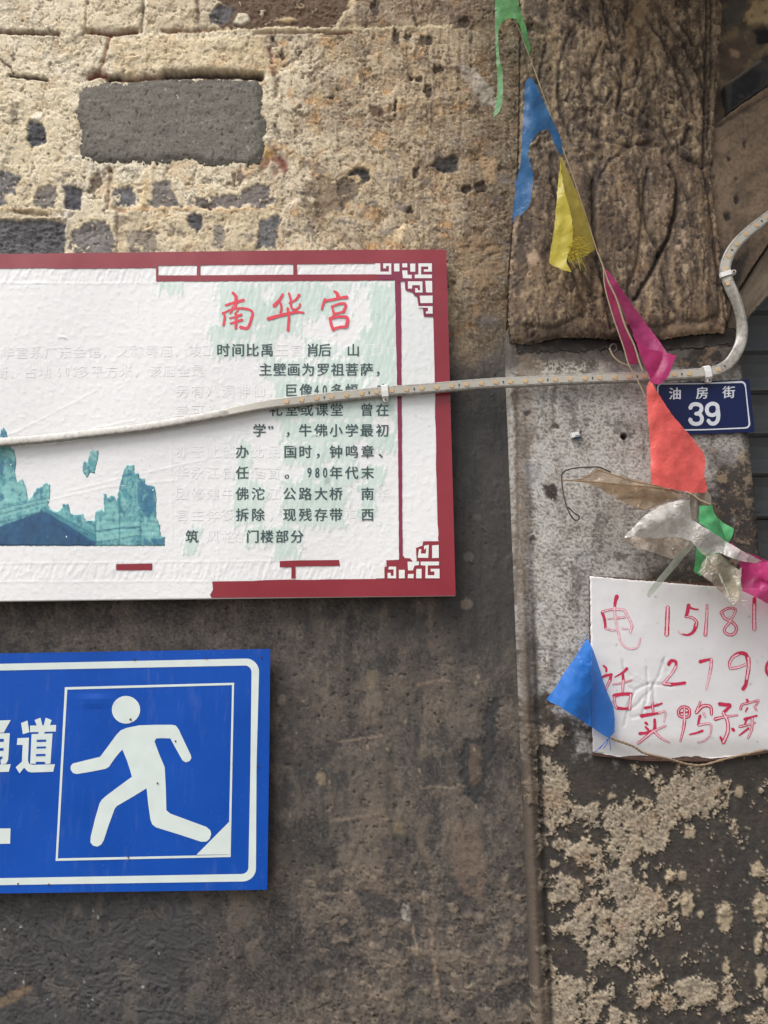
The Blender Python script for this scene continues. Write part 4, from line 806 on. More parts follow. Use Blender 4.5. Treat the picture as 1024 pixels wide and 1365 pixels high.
GREEN = [(290, 376, 532, 440), (282, 430, 520, 456), (284, 452, 368, 478), (404, 448, 446, 478), (452, 446, 500, 478), (350, 478, 528, 506), (480, 400, 530, 560), (366, 504, 528, 562), (372, 556, 530, 592), (312, 588, 334, 700), (374, 588, 470, 622),
         (404, 618, 512, 646), (312, 640, 352, 700), (374, 640, 462, 702), (476, 640, 500, 692), (246, 702, 266, 740), (328, 700, 402, 728), (366, 718, 398, 746), (208, 372, 242, 392), (488, 560, 530, 604)]
WHITE = [(462, 388, 474, 420), (476, 384, 492, 434), (400, 426, 480, 452), (368, 448, 408, 480), (430, 440, 470, 462), (355, 372, 364, 398), (282, 480, 346, 520), (488, 508, 500, 530), (500, 560, 528, 574)]
def paint_board(p):
    u, v = p.u, p.v
    lean = u + .18 * (v - 560)
    sk = fbm(lean / 5, v / 24, 201, 5, .68); s2 = fbm(lean / 22, v / 40, 202, 4, .6); gr = fbm(u / 4.2, v / 4.2, 203, 2); dr = fbm(u / 9, v / 9, 204, 3)
    f = np.full(u.shape, -40.)
    for x0, y0, x1, y1 in GREEN:
        f = np.maximum(f, np.minimum(np.minimum(u - x0, x1 - u), np.minimum(v - y0, y1 - v)))
    for x0, y0, x1, y1 in WHITE:
        f = np.minimum(f, -np.minimum(np.minimum(u - x0, x1 - u), np.minimum(v - y0, y1 - v)))
    f = f - 1.5 + 15 * sk + 9 * s2; f = np.minimum(f, np.where(u < 531, 40, -40))
    m = sst(-1.2, 1.2, f)
    p.c[:] = lin((232, 231, 231), .88)
    p.mix(sst(.2, .6, dr) * .25, (222, 222, 222))
    p.mix(m, (204, 220, 212)); p.mix(m * sst(.0, .4, s2) * .6, (220, 229, 224)); p.mix(m * sst(.1, .6, -sk) * .35, (186, 208, 199))
    p.mix(sst(537, 539, u) * sst(577, 575, u) * sst(376, 420, v) * sst(640, 480, v) * .16, (190, 210, 205))
    p.h += m * np.clip(.00030 + .00058 * sk + .00022 * s2, -.0004, .00058) + (1 - m) * (.00030 * gr * sst(-.3, .4, dr) + .00024 * dr + .00016 * sk * sst(.0, .5, s2))
    edge = np.exp(-(f / 1.8) ** 2); p.h += .00018 * edge
    # torn band under the top border and above the bottom one: short vertical ripples
    rip = fbm((u + .35 * v) / 5, v / 22, 205, 3)
    band = sst(355, 358, v) * sst(380, 376, v) * sst(210, 206, u) + sst(352, 354, v) * sst(367, 365, v) * sst(208, 212, u) + sst(746, 752, v) * sst(776, 770, v)
    p.h += np.clip(band, 0, 1) * .00055 * rip
    for pl in [[(-40, 600), (30, 572), (130, 520)], [(25, 615), (110, 575), (180, 560)], [(90, 655), (170, 636), (330, 600)], [(60, 668), (140, 650), (235, 640)], [(228, 560), (230, 720)], [(0, 377), (120, 378), (208, 377)], [(-40, 752), (150, 750), (372, 748)], [(-40, 776), (280, 775)], [(290, 730), (294, 768)]]:
        p.line(pl, 1.1, None, .00035, 1, .8)
    for x, y, r in [(83, 454, 3.2), (392, 600, 2), (420, 584, 2)]: p.line([(x - 4, y - 3), (x, y - 5), (x + 5, y - 3)], 1.3, (206, 206, 208), .0008, 1, .3)
    p.spot(399, 545, 3, (70, 62, 58), .0003, 1.4, 2, .8); p.spot(436, 640, 4, (150, 170, 165), .0004, 1.4, 1, .6)
    for x, y, rx, ry in [(486, 520, 7, 9), (494, 515, 5, 8), (476, 526, 5, 5)]: p.h += .0007 * np.exp(-((u - x) / rx) ** 2 - ((v - y) / ry) ** 2)
    rng = random.Random(3)
    for k in range(24): p.spot(rng.uniform(-20, 575), rng.uniform(380, 780), .7, (120, 116, 110), 0, 1, .5, .7)

TL, TR, BR, BL = (-330, 346.5), (595, 332.5), (607.5, 794), (-352, 806)
def bil(s, t_):
    a_ = np.array(TL) + (np.array(TR) - np.array(TL)) * s[..., None]; b_ = np.array(BL) + (np.array(BR) - np.array(BL)) * s[..., None]
    return a_ + (b_ - a_) * t_[..., None]
ss = np.concatenate([np.linspace(0, .335, 60)[:-1], np.linspace(.335, 1, 460)]); ts = np.linspace(0, 1, 340)
S_, T_ = np.meshgrid(ss, ts); q = bil(S_, T_); p = Paint(q[..., 0].copy(), q[..., 1].copy()); paint_board(p)
P = W(q[..., 0], q[..., 1], pan_y(q[..., 0], q[..., 1])); P[..., 1] -= p.h
board = empty('information_board', (W(300, 600, Y_PANEL)[0], 0, W(300, 600, Y_PANEL)[2]), 'large white information board with peeling print and dark red border', 'board')
link('foam_panel', grid_mesh('foam_panel', P, p.c, -.010), m_foam, board)

m_red = plain('red_print', (140, 36, 50), .36, .5, .07, 14, .12, 420)
m_red2 = plain('magenta_red_print', (132, 36, 72), .36, .5, .06, 14)
m_cream = plain('foam_white', (230, 229, 226), .5, .4, .04, 200, .3, 500)
E1 = .0009
rng = random.Random(5)
def jag(a, b, n, r):                                                       # torn edge between two points
    return [(a[0] + (b[0] - a[0]) * i / n + rng.uniform(-r, r), a[1] + (b[1] - a[1]) * i / n + rng.uniform(-r, r)) for i in range(n + 1)]
border = [
    [(-330, 346.5), (0, 338.5), (208, 336), (208, 357), (150, 357.5), (74, 358), (60, 357), (0, 358), (-330, 365)],
    [(208, 336), (400, 333.5), (520, 332.8), (595, 332.6), (595.2, 340), (577, 350.5), (509, 351), (395, 352), (262, 353.5), (211, 354), (211, 367), (208, 375)],
    [(208, 375), (211, 367), (262, 367), (391, 366), (508, 365.5), (530, 365), (538, 365.2), (538, 373.6), (527, 373.6), (400, 374.4)],
    [(262.5, 353.5), (267, 353.4), (267, 367), (262.5, 367)], [(391, 352), (396, 352), (396, 366), (391, 366)],
    [(577, 350.5), (595.2, 340), (600, 520), (604, 660), (607.5, 794), (592, 787), (586, 772)] + jag((585.4, 735), (583.5, 700), 6, .6) + jag((582, 640), (579.5, 500), 10, .5) + [(577.6, 420)],
    [(592, 787), (607.5, 794), (420, 796), (282, 797), (280, 793), (284, 786), (283, 775)] + jag((320, 774), (470, 772), 9, .7) + [(510, 771.6), (586, 771)],
    [(373, 748), (395, 747), (452, 746.4), (453, 754.2), (394, 755), (394, 771), (388.5, 771), (388.5, 756), (373, 756)],
    [(155, 752), (203, 751), (203, 760), (155, 760)],
]
put('border', sheet(border, off(E1), 11, 8, 0, 21), m_red, board)
put('inner_rule', sheet([[(526.5, 373.6), (534.2, 373.6), (535, 450), (535.8, 560), (536, 660), (537, 745), (532, 745), (531.4, 660), (530, 540), (528, 450)]], off(E1), 9, 6, .3, 22), m_red2, board)
# fret ornament of the upper corner: red ground, pale key pattern
def c1(pts): return [(500 + x / 9.309, 325 + y / 9.309) for x, y in pts]
def c2(pts): return [(500 + x / 8.533, 690 + y / 8.533) for x, y in pts]
put('corner_ornament', sheet([c1([(60, 225), (730, 230), (730, 905), (604, 900), (594, 796), (540, 774), (524, 655), (486, 640), (464, 600), (384, 580), (374, 560), (370, 462), (304, 462), (304, 480), (250, 480), (245, 445), (60, 445)])], off(E1 + .0003), 9, 6, 0, 23), m_red2, board)
key1 = [[(0, 243), (66, 243), (66, 345), (172, 345), (172, 275), (138, 275), (138, 305), (102, 305), (102, 243), (202, 243), (202, 380), (0, 380)],
        [(236, 245), (303, 245), (303, 342), (238, 342)], [(338, 243), (400, 243), (400, 292), (338, 292)], [(436, 245), (500, 245), (500, 346), (440, 346)],
        [(338, 330), (400, 330), (404, 384), (456, 386), (456, 430), (346, 426)],
        [(538, 242), (706, 242), (706, 345), (606, 345), (606, 318), (660, 316), (660, 282), (572, 282), (572, 382), (706, 382), (706, 426), (494, 426), (494, 384), (540, 380)],
        [(408, 466), (588, 466), (590, 604), (500, 604), (498, 550), (528, 550), (530, 575), (560, 575), (556, 513), (464, 513), (458, 556), (410, 556)],
        [(624, 460), (708, 460), (710, 604), (634, 602)], [(556, 644), (714, 642), (714, 734), (564, 736)],
        [(534, 774), (714, 774), (716, 866), (632, 866), (632, 838), (658, 836), (656, 794), (534, 790)]]
put('key_pattern', sheet([c1(q) for q in key1], off(E1 + .0006), 9, 6, 0, 24), m_cream, board)
put('corner_ornament', sheet([c2([(110, 560), (132, 555), (128, 484), (272, 478), (276, 440), (330, 440), (336, 460), (398, 462), (440, 510), (475, 490), (466, 345), (540, 318), (548, 270), (732, 268), (740, 700), (108, 700)])], off(E1 + .0003), 9, 6, .2, 25), m_red, board)
key2 = [[(0, 560), (105, 556), (108, 688), (0, 690)], [(160, 556), (240, 558), (240, 690), (143, 690), (143, 628), (178, 628), (180, 662), (212, 662), (212, 590), (150, 588)], [(272, 594), (338, 594), (338, 690), (272, 690)],
        [(370, 502), (500, 498), (500, 540), (450, 546), (430, 600), (376, 600)], [(376, 642), (440, 640), (436, 690), (372, 688)], [(470, 584), (530, 582), (530, 690), (468, 690)],
        [(520, 500), (728, 500), (728, 542), (600, 544), (600, 655), (676, 655), (676, 612), (634, 612), (634, 582), (734, 582), (734, 690), (572, 690), (576, 546), (520, 542)],
        [(500, 358), (528, 360), (520, 408), (578, 408), (584, 345), (560, 366), (556, 320), (612, 308), (606, 458), (486, 456)], [(650, 316), (724, 310), (726, 458), (650, 460)]]
put('key_pattern', sheet([c2(q) for q in key2], off(E1 + .0006), 9, 6, 0, 26), m_cream, board)

m_title = plain('title_print', (226, 72, 88), .4, .4, .06, 120)
def c3(pts): return [(285 + x / 5.12, 375 + y / 5.12) for x, y in pts]
title = [([(80, 164), (130, 148), (205, 128)], 18, 26), ([(128, 76), (152, 108), (146, 170)], 22, 30), ([(62, 212), (74, 240), (66, 302)], 16, 20), ([(58, 220), (125, 190), (205, 184), (262, 206), (256, 256), (230, 318), (180, 312)], 14, 26),
         ([(128, 172), (124, 200), (108, 220)], 16, 10), ([(170, 180), (158, 205), (140, 222)], 16, 10), ([(106, 252), (150, 242), (190, 226)], 12, 22), ([(112, 288), (150, 276), (196, 262)], 14, 22), ([(152, 222), (152, 270), (150, 322)], 20, 22),
         ([(472, 86), (446, 130), (410, 168)], 18, 30), ([(456, 146), (462, 180), (454, 216)], 18, 18), ([(584, 90), (560, 124), (514, 150)], 24, 14), ([(512, 80), (524, 120), (530, 178), (556, 192), (584, 174), (588, 152)], 18, 16), ([(370, 256), (470, 228), (560, 210), (616, 214)], 30, 16), ([(504, 182), (512, 250), (506, 336)], 20, 22),
         ([(820, 66), (842, 82), (850, 112)], 16, 34), ([(760, 120), (746, 160), (736, 194)], 24, 14), ([(752, 134), (820, 122), (870, 112), (912, 106)], 18, 26), ([(804, 168), (812, 190), (818, 216)], 16, 18), ([(806, 172), (860, 152), (900, 158), (884, 212)], 16, 24), ([(816, 220), (850, 216), (886, 206)], 16, 18), ([(828, 224), (806, 242), (794, 256)], 14, 12),
         ([(792, 250), (802, 296), (816, 334)], 22, 24), ([(796, 252), (860, 240), (912, 250), (904, 312)], 18, 28), ([(812, 326), (860, 312), (906, 310)], 20, 22)]
put('title_lettering', strokes([(c3(q), a_ / 6.0, b_ / 6.0) for q, a_, b_ in title], off(.0009), rough=.06), m_title, board)

m_ink = plain('dark_print', (62, 82, 84), .45, .4, .08, 200)
def row(vv, items, s=18.2): return [(ch, uu, vv, s, s) for ch, uu in items]
text = (row(466.5, [('时', 297.5), ('间', 317.5), ('比', 336.5), ('禹', 356), ('肖', 417), ('后', 433), ('山', 471)]) + row(492.5, [('主', 354), ('壁', 373), ('画', 391.5), ('为', 411), ('罗', 431), ('祖', 450), ('菩', 469), ('萨', 489), ('，', 509)])
        + row(520, [('巨', 388), ('像', 408), ('4', 422), ('0', 433), ('多', 449), ('幅', 469), ('庙', 510)]) + row(546, [('礼', 368), ('堂', 389), ('或', 409), ('课', 429), ('堂', 449), ('曾', 489), ('在', 510)])
        + row(573.5, [('学', 346), ('”', 366), ('，', 389), ('牛', 407), ('佛', 428), ('小', 448), ('学', 469), ('最', 489), ('初', 510)]) + row(602, [('办', 323), ('国', 387), ('时', 407), ('，', 429), ('钟', 448), ('鸣', 469), ('章', 490), ('、', 513)])
        + row(630, [('任', 323), ('。', 388), ('9', 412.5), ('8', 423), ('0', 433.5), ('年', 448), ('代', 469), ('末', 490)]) + row(658, [('佛', 323), ('沱', 344), ('公', 386), ('路', 407), ('大', 428), ('桥', 448), ('南', 490)])
        + row(686, [('拆', 323), ('除', 344), ('现', 386), ('残', 407), ('存', 428), ('带', 448), ('西', 490)]) + row(715, [('筑', 256), ('门', 337), ('楼', 356), ('部', 376), ('分', 396)]))
text = [(ch, uu, vv, (11.5 if ord(ch) < 256 else sx), (18.5 if ord(ch) < 256 else sy)) for ch, uu, vv, sx, sy in text]
for vv in sorted({g[2] for g in text}):                                   # one line of print after the other
    put('printed_lettering', lettering([g for g in text if g[2] == vv], off(.0009), .008, 0, .3), m_ink, board)
# the lettering that has come away still stands out of the foam, white on white
m_ghost = plain('embossed_foam', (232, 231, 231), .42, .45, .02, 200, k=.89)
ghost_rows = [(466.5, '华宫系广东会馆，又称粤庙，竣工'), (493, '街，占地600多平方米，该庙全是壁画，'), (521, '另有八洞神仙，'), (547, '堂可设'), (574, '此办过“洋'), (602, '亦于此创办。民'), (630, '华永江曾任庙首'), (658, '因修建牛佛沱江'), (686, '宫主体被'), (715, '建筑风格的')]
gh = []
for vv, s in ghost_rows:
    if vv < 500:
        x = 10 if vv < 480 else 2
        for ch in s:
            wdt = 10.5 if ord(ch) < 256 else 19.2
            gh.append((ch, x, vv + .012 * (290 - x), 11 if ord(ch) < 256 else 18, 18)); x += wdt
            if x > 282: break
    else:
        for k, ch in enumerate(s):
            uu = 243 + 20.4 * k
            if not any(abs(uu - g[1]) < 15 and abs(vv - g[2]) < 6 for g in text): gh.append((ch, uu, vv, 18, 18))
for ch, uu in [('王', 376), ('宫', 395), ('门', 492), ('为', 511)]: gh.append((ch, uu, 466.5, 18, 18))
for ch, uu, vv in [('此', 343, 602), ('。', 370, 602), ('江', 365, 658), ('，', 470, 658), ('华', 511, 658), ('被', 303, 686), ('，', 366, 686), ('有', 470, 686), ('的', 316, 715), ('庙', 343, 630), ('首', 364, 630)]: gh.append((ch, uu, vv, 18, 18))
gv, gf = lettering(gh, off(.00024), .008, 0)
GT = put('embossed_lettering', (gv, gf), m_ghost, board)
sol = GT.modifiers.new('depth', 'SOLIDIFY'); sol.thickness = .0002; sol.offset = 0

# what is left of the printed photograph of a temple roof
def c4(pts): return [(x / 4.267, 540 + y / 4.267) for x, y in pts]
scraps = [c4([(-300, 800), (-300, 400), (-60, 260), (0, 180), (5, 140), (20, 125), (36, 150), (44, 200), (60, 240), (82, 255), (92, 320), (84, 380), (96, 440), (110, 428), (128, 420), (150, 470), (160, 540), (185, 515), (212, 470), (240, 462), (262, 440), (286, 452), (284, 540), (272, 566), (290, 596), (330, 606), (352, 586), (360, 562), (388, 560), (400, 612), (420, 625), (470, 616), (492, 660), (538, 652), (545, 606), (578, 590), (592, 612), (590, 500), (604, 505), (610, 530), (632, 512), (652, 520), (662, 552), (672, 500), (682, 452), (694, 410), (708, 362), (724, 342), (764, 340), (766, 384), (788, 386), (792, 414), (824, 418), (826, 450), (876, 460), (888, 500), (888, 640), (908, 680), (914, 744), (938, 748), (936, 800)]),
          c4([(470, 350), (480, 318), (498, 330), (512, 268), (532, 252), (538, 262), (560, 258), (556, 310), (545, 345), (540, 388), (516, 382), (494, 414), (484, 396), (472, 380)])]
roof = c4([(-300, 798), (-300, 760), (0, 690), (110, 650), (240, 602), (270, 600), (370, 660), (440, 706), (545, 745), (545, 802), (-300, 802)])
roof_light = [c4([(240, 604), (272, 596), (380, 640), (460, 690), (545, 712), (545, 780), (520, 770), (440, 716), (330, 650), (270, 612)]), c4([(-300, 720), (0, 622), (276, 548), (276, 562), (0, 640), (-300, 740)]), c4([(-300, 690), (0, 590), (284, 522), (284, 536), (0, 606), (-300, 706)]), c4([(545, 664), (800, 664), (800, 690), (545, 716)]), c4([(545, 722), (790, 700), (790, 740), (545, 780)]),
              c4([(800, 690), (900, 680), (906, 740), (800, 745)]), c4([(10, 470), (60, 430), (100, 450), (150, 480), (150, 540), (60, 560), (10, 560)]), c4([(600, 560), (660, 540), (670, 640), (600, 650)])]
dark = [c4([(780, 440), (830, 440), (880, 470), (880, 600), (840, 640), (800, 600), (780, 520)]), c4([(820, 756), (930, 758), (932, 792), (820, 794)]), c4([(700, 400), (760, 380), (764, 396), (702, 416)]), c4([(0, 150), (36, 160), (44, 206), (0, 206)]), c4([(0, 300), (30, 330), (24, 400), (0, 420)]), c4([(474, 360), (510, 344), (512, 352), (476, 376)]), c4([(545, 716), (800, 690), (800, 697), (545, 722)]), c4([(-300, 760), (0, 690), (240, 606), (244, 612), (0, 700), (-300, 775)]), c4([(0, 505), (20, 500), (30, 540), (0, 555)])]
dark += [c4([(300 + k * 24, 664 + k * 13.5), (312 + k * 24, 671 + k * 13.5), (311 + k * 24, 688 + k * 13.5), (301 + k * 24, 684 + k * 13.5)]) for k in range(9)]
def paint_photo(p):
    u, v = p.u, p.v; n1 = fbm(u / 12, v / 13, 231, 5, .7); n2 = fbm(u / 4, v / 4.5, 232, 3); n3 = fbm(u / 30, v / 34, 233, 4); st = fbm(u / 5, v / 22, 234, 3)
    p.c[:] = lin((92, 160, 166)); p.mix(sst(0, .5, n3) * .5, (128, 186, 184)); p.mix(sst(0, .5, -n3) * .5, (64, 132, 150)); p.mix(sst(.08, .3, n1) * .6, (142, 200, 194)); p.mix(sst(.1, .34, -n1) * .65, (48, 104, 130)); p.mix(sst(.1, .6, n2) * .4, (170, 214, 206)); p.mix(sst(.1, .6, -n2) * .35, (40, 96, 118))
    p.mix(sst(.15, .4, st) * .25, (176, 216, 210)); p.h += .0002 * n1 + .0002 * st
    for q in roof_light: p.patch(q, (140, 198, 194), 0, 1.5, 1.2, .7)
    for k in range(7): p.line(c4([(560 + 6 * k, 560 + 30 * k), (800, 545 + 28 * k), (900, 560 + 26 * k)]), 1.0, (58, 118, 140), 0, .35, 1.5, .3)
    for q in dark: p.patch(q, (48, 104, 140), 0, 2, 1.2, .75)
    p.patch(roof, (32, 74, 114), 0, .8, 1.0, .96, isl=False); p.mix(np.where(poly_sd(u, v, roof) < 0, 1, 0) * sst(.1, .5, n3) * .4, (48, 96, 128))
    for q in roof_light[:1]: p.patch(q, (74, 142, 152), 0, 1.5, 1.2, .9)
    for q in dark[-9:]: p.patch(q, (30, 70, 110), 0, .5, .8, .95)
    for pl in [[(-300, 742), (0, 668), (240, 604)], [(0, 622), (276, 550)], [(0, 592), (284, 524)], [(545, 716), (800, 690)], [(545, 782), (790, 742)], [(545, 655), (545, 800)], [(680, 500), (682, 798)], [(800, 660), (800, 798)], [(270, 600), (545, 742)]]: p.line(c4(pl), .9, (36, 84, 112), 0, .7, .6)
for q in scraps: relief('photo_remnant', q, off(.0004), paint_photo, m_foam, board, 1.6, .0003, .5, 31)

# ------------------------------------------------------------------ blue direction sign
m_sblue = plain('sign_blue', (0, 72, 166), .42, .3, .10, 7, .05, 30, k=.9)
t = m_sblue.node_tree; b = t.nodes['Principled BSDF']
mp = t.nodes.new('ShaderNodeMapping'); mp.inputs['Scale'].default_value = (1, 1, .16); t.links.new(t.nodes['pos'].outputs['Position'], mp.inputs[0])
d1 = ramp(t, noise(t, 70, 6, .7, mp.outputs[0]).outputs[0], [(.54, 0.0), (.84, .26)]); d2 = ramp(t, noise(t, 9, 3, .6).outputs[0], [(.40, 0.0), (.70, 1.0)]); d3 = ramp(t, noise(t, 420, 2, .6).outputs[0], [(.70, 0.0), (.78, .5)])
dd = mulc(t, d1.outputs[0], d2.outputs[0]); dd = mulc(t, dd, d3.outputs[0], 1.0, 'ADD')
mx = t.nodes.new('ShaderNodeMix'); mx.data_type = 'RGBA'; src = b.inputs['Base Color'].links[0].from_socket; mx.inputs[7].default_value = (.30, .34, .42, 1)
t.links.new(dd, mx.inputs[0]); t.links.new(src, mx.inputs[6]); t.links.new(mx.outputs[2], b.inputs['Base Color'])
m_swhite = plain('sign_white', (214, 224, 220), .36, .5, .04, 40)
def s7(pts): return [(x / 2.695, 850 + y / 2.695) for x, y in pts]
def sgn_y(u, v): return Y_SIGN - .0010 * np.sin(np.asarray(u) / 70. + 1) * np.sin(np.asarray(v) / 90.) - .0022 * np.exp(-((np.asarray(u) - 126) / 18) ** 2 - ((np.asarray(v) - 934) / 7) ** 2)
sign = empty('direction_sign', (W(150, 1030, Y_SIGN)[0], 0, W(150, 1030, Y_SIGN)[2]), 'blue metal sign with a white running figure inside a thin white square', 'sign')
fc = [(-400, 879), (0, 871), (180, 868), (360.3, 865), (359.6, 960), (357.6, 1100), (356.4, 1186), (180, 1188.5), (0, 1191), (-410, 1197)]
V, F = sheet([fc], sgn_y, 7, 7, 0, 41, .0012); put('plate', (V, F), m_sblue, sign, False)
def arc(cx, cy, r, a0, a1, n=8, ry=None): return [(cx + r * math.cos(rad(a0 + (a1 - a0) * i / n)), cy + (ry or r) * math.sin(rad(a0 + (a1 - a0) * i / n))) for i in range(n + 1)]
outer = [(-1060, 118), (0, 94)] + arc(884, 122, 47, -90, 0) + [(922, 460)] + arc(872, 828, 48, 4, 90) + [(0, 889), (-1060, 908)]
inner = [(-1060, 884), (0, 864)] + arc(868, 824, 25, 90, 4)[0:] + [(900, 460)] + arc(880, 124, 24, 0, -90) + [(0, 118), (-1060, 142)]
put('border', sheet([s7(outer + inner)], off(.0004, sgn_y), 9, 7, 0, 42), m_swhite, sign)
fr = lambda x0, y0, x1, y1, x2, y2, x3, y3: s7([(x0, y0), (x1, y1), (x2, y2), (x3, y3)])
put('pictogram_frame', sheet([fr(233, 178, 842, 162, 841, 170, 233, 187), fr(834, 170, 841, 170, 829, 788, 821, 779), fr(200, 802, 208, 793, 821, 780, 829, 788), fr(233, 187, 242, 187, 208, 793, 200, 802)], off(.0004, sgn_y), 8, 6, 0, 43), m_swhite, sign)
body = [(262, 452), (310, 440), (360, 428), (390, 388), (420, 347), (434, 333), (455, 324), (500, 315), (560, 313), (618, 313), (632, 316), (641, 327), (664, 376), (685, 420), (688, 432), (682, 443), (668, 448), (656, 441), (634, 402), (612, 362), (580, 361), (562, 362), (555, 372), (572, 418), (592, 465), (596, 540), (598, 620), (612, 632), (680, 657), (742, 680), (756, 692), (759, 706), (754, 722), (742, 733), (722, 733), (640, 706), (562, 682), (548, 672), (541, 655), (533, 600), (527, 541), (480, 570), (420, 605), (412, 616), (392, 670), (373, 728), (364, 743), (350, 751), (334, 747), (325, 735), (326, 715), (342, 650), (358, 595), (366, 582), (382, 568), (430, 532), (474, 500), (470, 484), (456, 440), (440, 402), (430, 412), (408, 440), (392, 464), (380, 471), (330, 481), (276, 490), (262, 486), (254, 474), (254, 462)]
put('figure_marking', sheet([s7(body), s7(arc(453, 259, 51, 0, 345, 23, 50))], off(.0004, sgn_y), 8, 6, 0, 44), m_swhite, sign)
put('ramp_mark', sheet([s7([(706, 780), (825, 660), (826, 776), (821, 779)])], off(.0006, sgn_y), 8, 6, 0, 45), m_swhite, sign)
def c8(pts, dx=0): return [((x + dx) / 6.2, 930 + y / 6.2) for x, y in pts]
zou = [(145, 335), (240, 330), (232, 520), (240, 545), (270, 555), (455, 550), (440, 612), (260, 618), (230, 610), (200, 578), (162, 625), (130, 575), (182, 528), (188, 390), (140, 390)]
lets = [c8([(175, 210), (228, 188), (243, 285), (190, 302)]), c8(zou), c8([(287, 185), (335, 165), (350, 222), (344, 230), (305, 230)]), c8([(378, 165), (428, 185), (412, 230), (362, 230)]), c8([(250, 231), (465, 225), (462, 280), (248, 285)]), c8([(320, 281), (370, 280), (365, 303), (318, 303)]),
        c8([(262, 301), (435, 296), (418, 545), (375, 548), (372, 530), (298, 530), (296, 546), (250, 545)]),
        c8([(175, 210), (228, 188), (243, 285), (190, 302)], -366), c8(zou, -366), c8([(-96, 192), (90, 185), (32, 288), (-60, 292), (-30, 236), (-96, 240)]), c8([(-112, 296), (82, 293), (68, 515), (52, 545), (10, 552), (4, 512), (-112, 542)])]
put('lettering', sheet([c for c in lets if c], off(.0004, sgn_y), 12, 12, 0, 46), m_swhite, sign)
slots = [c8(q) for q in ([(305, 348), (382, 346), (382, 364), (304, 366)], [(303, 405), (380, 403), (380, 418), (302, 420)], [(299, 466), (376, 464), (376, 482), (298, 484)], [(-70, 342), (32, 340), (30, 364), (-70, 366)], [(-70, 418), (30, 416), (28, 438), (-70, 440)], [(-70, 490), (22, 486), (20, 500), (4, 514), (-70, 516)])]
put('letter_openings', sheet(slots, off(.0007, sgn_y), 12, 12, 0, 47), m_sblue, sign)
put('arrow_bar', sheet([c8([(-900, 1090), (88, 1080), (84, 1207), (-900, 1217)])], off(.0004, sgn_y), 12, 12, 0, 48), m_swhite, sign)
m_rust = plain('rusty_steel', (82, 66, 56), .7, .3, .2, 200)
for r_ in [tube([W(x, y, Y_SIGN - .0008), W(x, y, Y_SIGN - .0022)], .0016 * s, 8) for x, y, s in [(179, 879, 1), (275, 878, .8), (348, 876, .9), (174, 959, 1.1), (234, 988, .9), (210, 1044, .9), (344, 1021, .8), (65, 1179, .9), (171, 1143, .8), (24, 1178, .8)]]: put('nail', r_, m_rust, sign)


# ------------------------------------------------------------------ house number plate
m_pblue = plain('plate_blue', (6, 22, 70), .4, .3, .10, 30); m_pwhite = plain('plate_white', (204, 208, 214), .4, .45, .04, 60)
def c5(pts): return [(860 + x / 6.244, 480 + y / 6.244) for x, y in pts]
plate = empty('house_number_plate', (W(940, 540, Y_PLATE)[0], 0, W(940, 540, Y_PLATE)[2]), 'small dark blue house number plate with white rounded outline and number 39', 'plate')
V, F = sheet([c5([(92, 200), (100, 194), (480, 178), (858, 160), (868, 166), (890, 380), (912, 592), (906, 598), (560, 612), (130, 626), (122, 620), (106, 410)])], Y_PLATE, 9, 8, 0, 51, .002); put('plate', (V, F), m_pblue, plate)
po = [(100, 290)] + arc(140, 232, 42, 180, 272, 6) + [(480, 190)] + arc(800, 214, 40, -88, -4, 6) + [(858, 380)] + arc(836, 530, 40, 0, 88, 6) + [(500, 584), (170, 592)] + arc(160, 556, 38, 92, 175, 6)
pi_ = [(132, 556)] + arc(164, 552, 26, 172, 92, 6) + [(500, 574), (820, 560)] + arc(832, 528, 30, 86, 2, 6) + [(848, 380), (832, 224)] + arc(800, 218, 28, -8, -88, 6) + [(480, 200), (150, 204)] + arc(144, 234, 32, 266, 182, 6) + [(111, 290)]
put('outline', sheet([c5(po + pi_)], Y_PLATE - .0004, 9, 8, 0, 52), m_pwhite, plate)
q5 = lambda x, y: (860 + x / 6.244, 480 + y / 6.244)
put('street_lettering', lettering([(ch, *q5(x, y), 17.2, 17.2) for ch, x, y in [('油', 250, 278), ('房', 476, 272), ('街', 698, 266)]], Y_PLATE - .0004, .025, 0, .4), m_pwhite, plate)
num = [([(375, 402), (390, 376), (424, 366), (462, 380), (468, 414), (448, 440), (420, 446)], 34, 30), ([(420, 446), (456, 452), (474, 486), (462, 520), (424, 532), (388, 520), (374, 490)], 30, 34),
       ([(606, 414), (598, 376), (560, 362), (524, 380), (514, 412), (526, 446), (560, 458), (594, 444), (606, 414)], 32, 32), ([(606, 414), (610, 460), (602, 504), (576, 528), (544, 524), (524, 500)], 33, 32)]
put('number_lettering', strokes([(c5(q), a_ / 6.244, b_ / 6.244) for q, a_, b_ in num], Y_PLATE - .0004, k=6), m_pwhite, plate)

